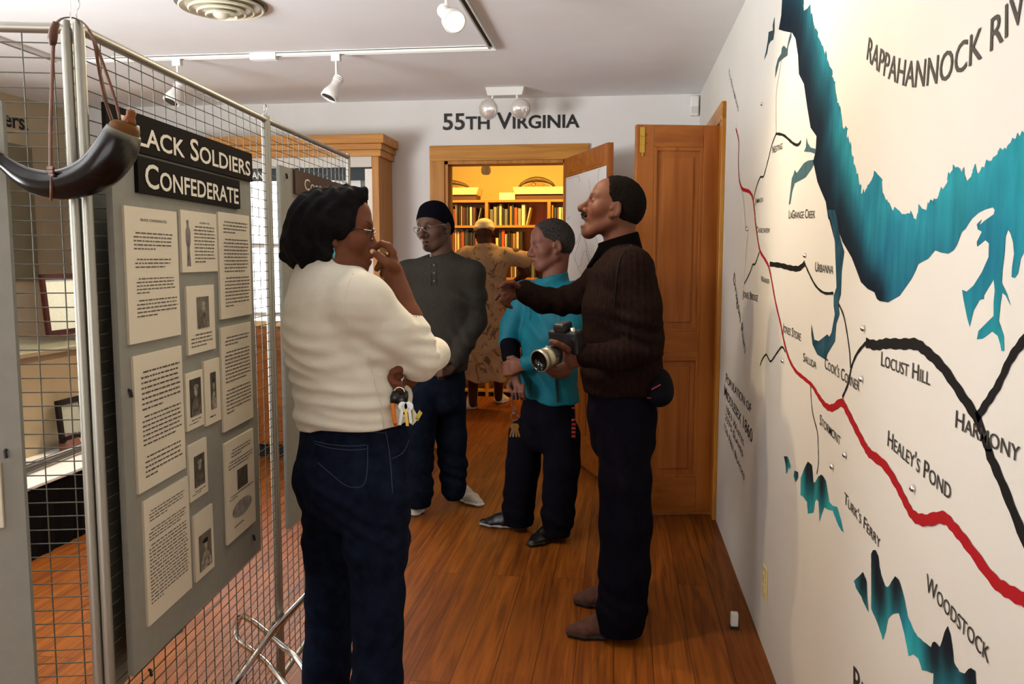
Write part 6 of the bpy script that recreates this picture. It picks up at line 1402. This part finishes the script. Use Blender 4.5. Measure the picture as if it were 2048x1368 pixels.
# ---------------------------------------------------------------- the man in the grey henley, hands down
def grey_man():
    Y = 4.45
    def p(x, y, dy=0.0): return A3(at(x, y, Y=Y+dy))
    o = person('person', 'person with dark cap and glasses in charcoal pullover and jeans, facing the room', (p(880, 900)[0], Y, 0))
    skinc = lin('4d3427'); f = np.array((-.28, -.96, 0)); l = np.array((.96, -.28, 0))
    H = Frame(p(868, 455), (-.40, -.90, -.08), up=(-.10, 0, 1), k=1.03)
    B = Solid(); head(B, H, mouth=.005, wide=1.05, nose=1.15, lips=1.25, jaw=1.15)
    B.cone(H(0, -.04, -.05), p(884, 520), .056, .064, .02)
    B.stack([(p(884, 540), (.08, .15)), (p(882, 620), (.09, .15)), (p(878, 720), (.09, .14)), (p(872, 790), (.09, .14))], f)
    rsh, rel, rwr = p(818, 548, .04), p(806, 640, .02), p(850, 722, -.13); lsh, lel, lwr = p(944, 550, -.02), p(952, 640, -.02), p(912, 722, -.15)
    for a, b_, c in ((rsh, rel, rwr), (lsh, lel, lwr)): B.cone(a, b_, .046, .038); B.cone(b_, c, .036, .026)
    def fing(pts, r0, r1): B.chain([p(*q) for q in pts], list(np.linspace(r0, r1, len(pts))), .003, .010)
    for wr, sx in ((lwr, -1), (rwr, 1)):                         # hands clasped below the waist
        x0, y0 = (912, 722) if sx < 0 else (850, 722)
        B.limb(wr, p(x0+sx*16, y0+14, -.165), (.026, .018), (.037, .018), (0, .3, 1), .015)
        for i in range(4): fing([(x0+sx*14, y0+7+i*6, -.17), (x0+sx*27, y0+10+i*6, -.185-.012*(sx < 0)), (x0+sx*34, y0+16+i*5, -.18-.012*(sx < 0)), (x0+sx*34, y0+21+i*5, -.165)], .0105, .008)
        fing([(x0+sx*8, y0+2, -.17), (x0+sx*18, y0+3, -.195), (x0+sx*28, y0+8, -.2)], .012, .009)
    for dy, ks in ((-.08, [(842, 800), (838, 900), (838, 980)]), (.06, [(900, 800), (906, 900), (904, 975)])):
        for (xa, ya), (xb, yb) in zip(ks, ks[1:]): B.cone(p(xa, ya, dy), p(xb, yb, dy), .04, .03)
    t0 = head_tint(H, skinc, lip=(1.15, .85, .8), brow=.3, beard=[(-.098, .022, .026, .28), (-.054, .007, .024, .4)])
    skin(B, 'body', m_skinb, o, .005, col=t0)
    # close knitted cap
    S = Solid(); S.ell(H(0, -.014, .036), np.array((.087, .110, .095))*H.k, H.R, .01); S.ell(H(0, -.045, .0), np.array((.082, .082, .08))*H.k, H.R, .02); S.ell(H(0, -.01, .10), np.array((.06, .07, .035))*H.k, H.R, .03)
    S.cut(H(0, .07, .045), H.R@np.array((0, .55, -1)), .006)
    skin(S, 'knitted_cap', mat('navy_black_knit', '0c0b11', rough=1.0, spec=.03, bump=.4, bscale=300), o, .005)
    G = MB()
    for s in (-1, 1):
        G.tube([H(s*(.033+.024*math.cos(a)), .104-abs(math.cos(a)*.003), -.002+.016*math.sin(a)) for a in np.linspace(0, 2*PI, 20, endpoint=False)], .0013, 6, closed=True); G.tube([H(s*.057, .1, .006), H(s*.072, .05, .008), H(s*.08, -.01, .006)], .0014, 6)
    G.tube([H(-.01, .106, .002), H(0, .108, .005), H(.01, .106, .002)], .0014, 6); G.build('spectacles', mat('thin_metal_frame', '8a8474', rough=.25, metal=.9), o, smooth=True)
    m_h = mat('charcoal_jersey', '2f2b26', rough=.9, spec=.12, noise=.12, nscale=60, bump=.15, bscale=500)
    S = Solid(); S.stack([(p(885, 525), (.08, .13)), (p(883, 548), (.105, .185)), (p(880, 600), (.122, .195)), (p(877, 670), (.125, .19)), (p(872, 735), (.128, .182))], f, .035)
    for a, b_, c in ((rsh, rel, rwr), (lsh, lel, lwr)):
        m1 = (A3(a)+A3(b_))/2; S.cone(a, m1, .072, .066, .035); S.cone(m1, b_, .066, .058, .025); S.cone(b_, (A3(b_)*.4+A3(c)*.6), .058, .050, .025); S.cone((A3(b_)*.4+A3(c)*.6), c, .050, .042, .02)
    S.cone(p(884, 540), rsh, .08, .07, .04); S.cone(p(886, 540), lsh, .08, .07, .04)
    S.limb(p(884, 524), p(881, 505), (.072, .074), (.064, .066), f, .02); S.limb(p(884, 530), p(878, 490), (.056, .058), (.058, .06), f, .006, True); S.cut(p(881, 506), H.R@np.array((0, .25, 1)), .003)
    S.cut(p(872, 738), (0, 0, -1), .006)
    hn = skin(S, 'henley_pullover', m_h, o, .006, disp=lambda P: folds(P, p(945, 600, -.05), (.5, 0, .8), 60, .006, .12)+folds(P, p(880, 700, -.15), (.2, 0, 1), 60, .006, .15)+folds(P, p(930, 690, -.1), (1, 0, .5), 80, .005, .1)+.004*wob(P, 22, .2))
    bpy.context.view_layer.update()
    def onh(x, y):
        og = V((0, 0, CAM_Z)); d = (at(x, y, Y=2)-og).normalized(); ok, loc, _, _ = hn.ray_cast(og, d); return (loc-d*.001) if ok else at(x, y, Y=Y-.2)
    for dx in (-5, 5):
        b = MB(); b.tube([onh(868+dx, y) for y in (512, 530, 550, 572)], .0022, 6); b.build('placket_edge', m_h, hn, smooth=True)
    for y in (530, 546, 562):
        c = onh(868, y); b = MB(); b.lathe([(.0055, 0), (.0055, .002), (.003, .003)], c, rotm((1, 0, 0), (0, 0, 1), (0, -1, 0)), 10); b.build('button', mat('dark_button', '55504a', rough=.3), hn)
    S = Solid(); S.stack([(p(872, 725), (.118, .165)), (p(872, 765), (.12, .165)), (p(872, 800), (.115, .16))], f, .03)
    m_dn = mat('dark_blue_jeans', '121722', rough=1.0, spec=.04, noise=.3, nscale=30, bump=.2, bscale=500)
    for dy, ks in ((-.08, [(845, 795, .092), (838, 870, .086), (836, 930, .08), (838, 985, .074), (838, 1003, .066)]), (.06, [(898, 795, .095), (902, 870, .086), (906, 930, .078), (908, 978, .07)])):
        for (xa, ya, ra), (xb, yb, rb) in zip(ks, ks[1:]): S.cone(p(xa, ya, dy), p(xb, yb, dy), ra, rb, .02)
    S.cut((0, 0, .05), (0, 0, -1), .004)
    skin(S, 'jeans', m_dn, o, .0065, disp=lambda P: folds(P, p(838, 960), (.3, 0, 1), 70, .006, .15)+folds(P, p(906, 940), (.3, 0, 1), 70, .006, .15)+.003*wob(P, 22))
    ws = mat('white_trainer_leather', 'b9b4a6', rough=.5, noise=.12, nscale=40); wl = mat('trainer_sole', 'cfcabc', rough=.6); dl = mat('dark_trainer_lace', '2c2a2a', rough=.7)
    n0, n1 = at(833, 1004, Z=0), at(829, 1046, Z=0); n1 = n0+(n1-n0).normalized()*.29
    a = shoe(o, (n0.x, n0.y, 0), (n1.x, n1.y, 0), .105, .10, ws, wl, name='trainer', lace=dl)
    n0, n1 = at(890, 982, Z=0), at(957, 1012, Z=0)
    b_ = shoe(o, (n0.x, n0.y, 0), (n0.x+(n1.x-n0.x)*1.12, n0.y+(n1.y-n0.y)*1.12, 0), .105, .10, ws, wl, name='trainer', lace=dl)
    b = MB(); q0 = at(897, 985, Z=.05); q1 = at(925, 1000, Z=.035); d = (q1-q0).normalized(); sd = V((-d.y, d.x, 0))*-.05
    b.tube([q0+sd+V((0, 0, .01)), q0.lerp(q1, .5)+sd*1.02+V((0, 0, -.012)), q1+sd*.9+V((0, 0, .022))], [.004, .008, .002], 6); b.build('side_flash', dl, b_, smooth=True)
grey_man()
# ---------------------------------------------------------------- the figure at the library shelves, seen from behind
def library_visitor():
    Y = 7.5
    def p(x, y, dy=0.0): return A3(at(x, y, Y=Y+dy))
    o = person('person', 'person seen from behind in tan flowered dress and pale cap before the bookcase', (p(970, 700)[0], Y, 0))
    skinc = lin('3a1d12'); f = np.array((.1, 1, 0)); r = np.array((1, -.1, 0))
    H = Frame(p(969, 468, .06), (-.1, .95, -.22), k=1.02)
    B = Solid(); head(B, H); B.cone(H(0, -.03, -.05), p(972, 502, .03), .055, .065)
    B.stack([(p(972, 520), (.16, .08)), (p(972, 600), (.14, .09)), (p(970, 700), (.14, .09))], r)
    rs, re, rw = p(1030, 508, 0), p(1052, 545, .05), p(1020, 575, .33); ls, le, lw = p(925, 508, 0), p(912, 560, .1), p(935, 575, .38)
    for a, b_, c in ((rs, re, rw), (ls, le, lw)):
        B.cone(a, b_, .055, .045); B.cone(b_, c, .042, .028); B.limb(c, A3(c)+(0, .09, .01), (.035, .018), (.04, .017), (0, 0, 1))
        for i in range(4): B.chain([A3(c)+(0, .09, -.03+i*.021), A3(c)+(.01, .135, -.028+i*.021), A3(c)+(.012, .165, -.03+i*.02)], [.01, .009, .008], .003, .01)
        B.chain([A3(c)+(0, .03, .03), A3(c)+(-.01, .07, .055), A3(c)+(-.01, .1, .06)], [.012, .011, .009], .003, .01)
    for x, y0, y1, dy in ((946, 740, 812, .05), (997, 735, 800, .25)):
        g = at(x, y1+8, Z=0); B.cone(p(x, y0, dy), (g.x, g.y, .09), .055, .04); B.cone((g.x, g.y, .06), (g.x, g.y+.12, .04), .035, .03)
    skin(B, 'body', m_skinb, o, .007, col=head_tint(H, skinc))
    S = Solid(); S.ell(H(0, -.012, .062), np.array((.092, .112, .075)), H.R, .01); S.cone(H(-.055, -.08, .02), H(.055, -.08, .02), .042, .042, .02); S.cut(H(0, 0, .008), H.R@np.array((0, -.12, -1)), .01)
    skin(S, 'cap', mat('cream_cap_cloth', 'cdb48a', rough=.9, noise=.08, nscale=40, bump=.2, bscale=150), o, .007)
    # printed dress: tan cloth with sparse dark sprays
    m = mat('tan_print_dress', '94785a', rough=.85, noise=.08, nscale=20); nt = m.node_tree; L = nt.links.new; b = nt.nodes['Principled BSDF']
    src = b.inputs['Base Color'].links[0].from_socket; tc = nt.nodes.new('ShaderNodeTexCoord'); nz = nt.nodes.new('ShaderNodeTexNoise')
    nz.inputs['Scale'].default_value = 7.5; nz.inputs['Detail'].default_value = 5; nz.inputs['Roughness'].default_value = .7; nz.inputs['Distortion'].default_value = 1.5; L(tc.outputs['Object'], nz.inputs['Vector'])
    rp = nt.nodes.new('ShaderNodeValToRGB'); rp.color_ramp.elements[0].position = .55; rp.color_ramp.elements[0].color = (0, 0, 0, 1); rp.color_ramp.elements[1].position = .59; rp.color_ramp.elements[1].color = (.8, .8, .8, 1); L(nz.outputs['Fac'], rp.inputs[0])
    mx = nt.nodes.new('ShaderNodeMix'); mx.data_type = 'RGBA'; L(rp.outputs[0], mx.inputs[0]); L(src, mx.inputs[6]); mx.inputs[7].default_value = (*lin('4a2f22'), 1); L(mx.outputs[2], b.inputs['Base Color'])
    S = Solid(); S.stack([(p(972, 500), (.13, .085)), (p(972, 522), (.215, .11)), (p(970, 570), (.19, .125)), (p(968, 620), (.18, .13)), (p(966, 690), (.20, .15)), (p(966, 765), (.22, .165))], r, .04)
    S.cone(p(1010, 512), p(1048, 520, .01), .085, .075, .04); S.cone(p(935, 510), p(912, 522, .01), .085, .075, .04); S.cut(p(966, 760), (0, 0, -1), .006)
    skin(S, 'dress', m, o, .008, disp=lambda P: folds(P, p(970, 720), (1, 0, .1), 45, .012, .35)+folds(P, p(985, 560), (.8, 0, .6), 40, .008, .2)+.006*wob(P, 15))
    wm = mat('white_canvas', 'c9c0b0', rough=.8); sk = mat('white_sock', 'd4cab8', rough=.9)
    for x, y in ((946, 818), (997, 806)):
        g = at(x, y, Z=0); shoe(o, (g.x, g.y-.06, 0), (g.x-.10 if x < 960 else g.x+.06, g.y+.18, 0), .10, .085, wm, wm)
        S = Solid(); S.cone((g.x, g.y, .06), (g.x, g.y, .16), .045, .047, .005); skin(S, 'sock', sk, o, .006)
library_visitor()
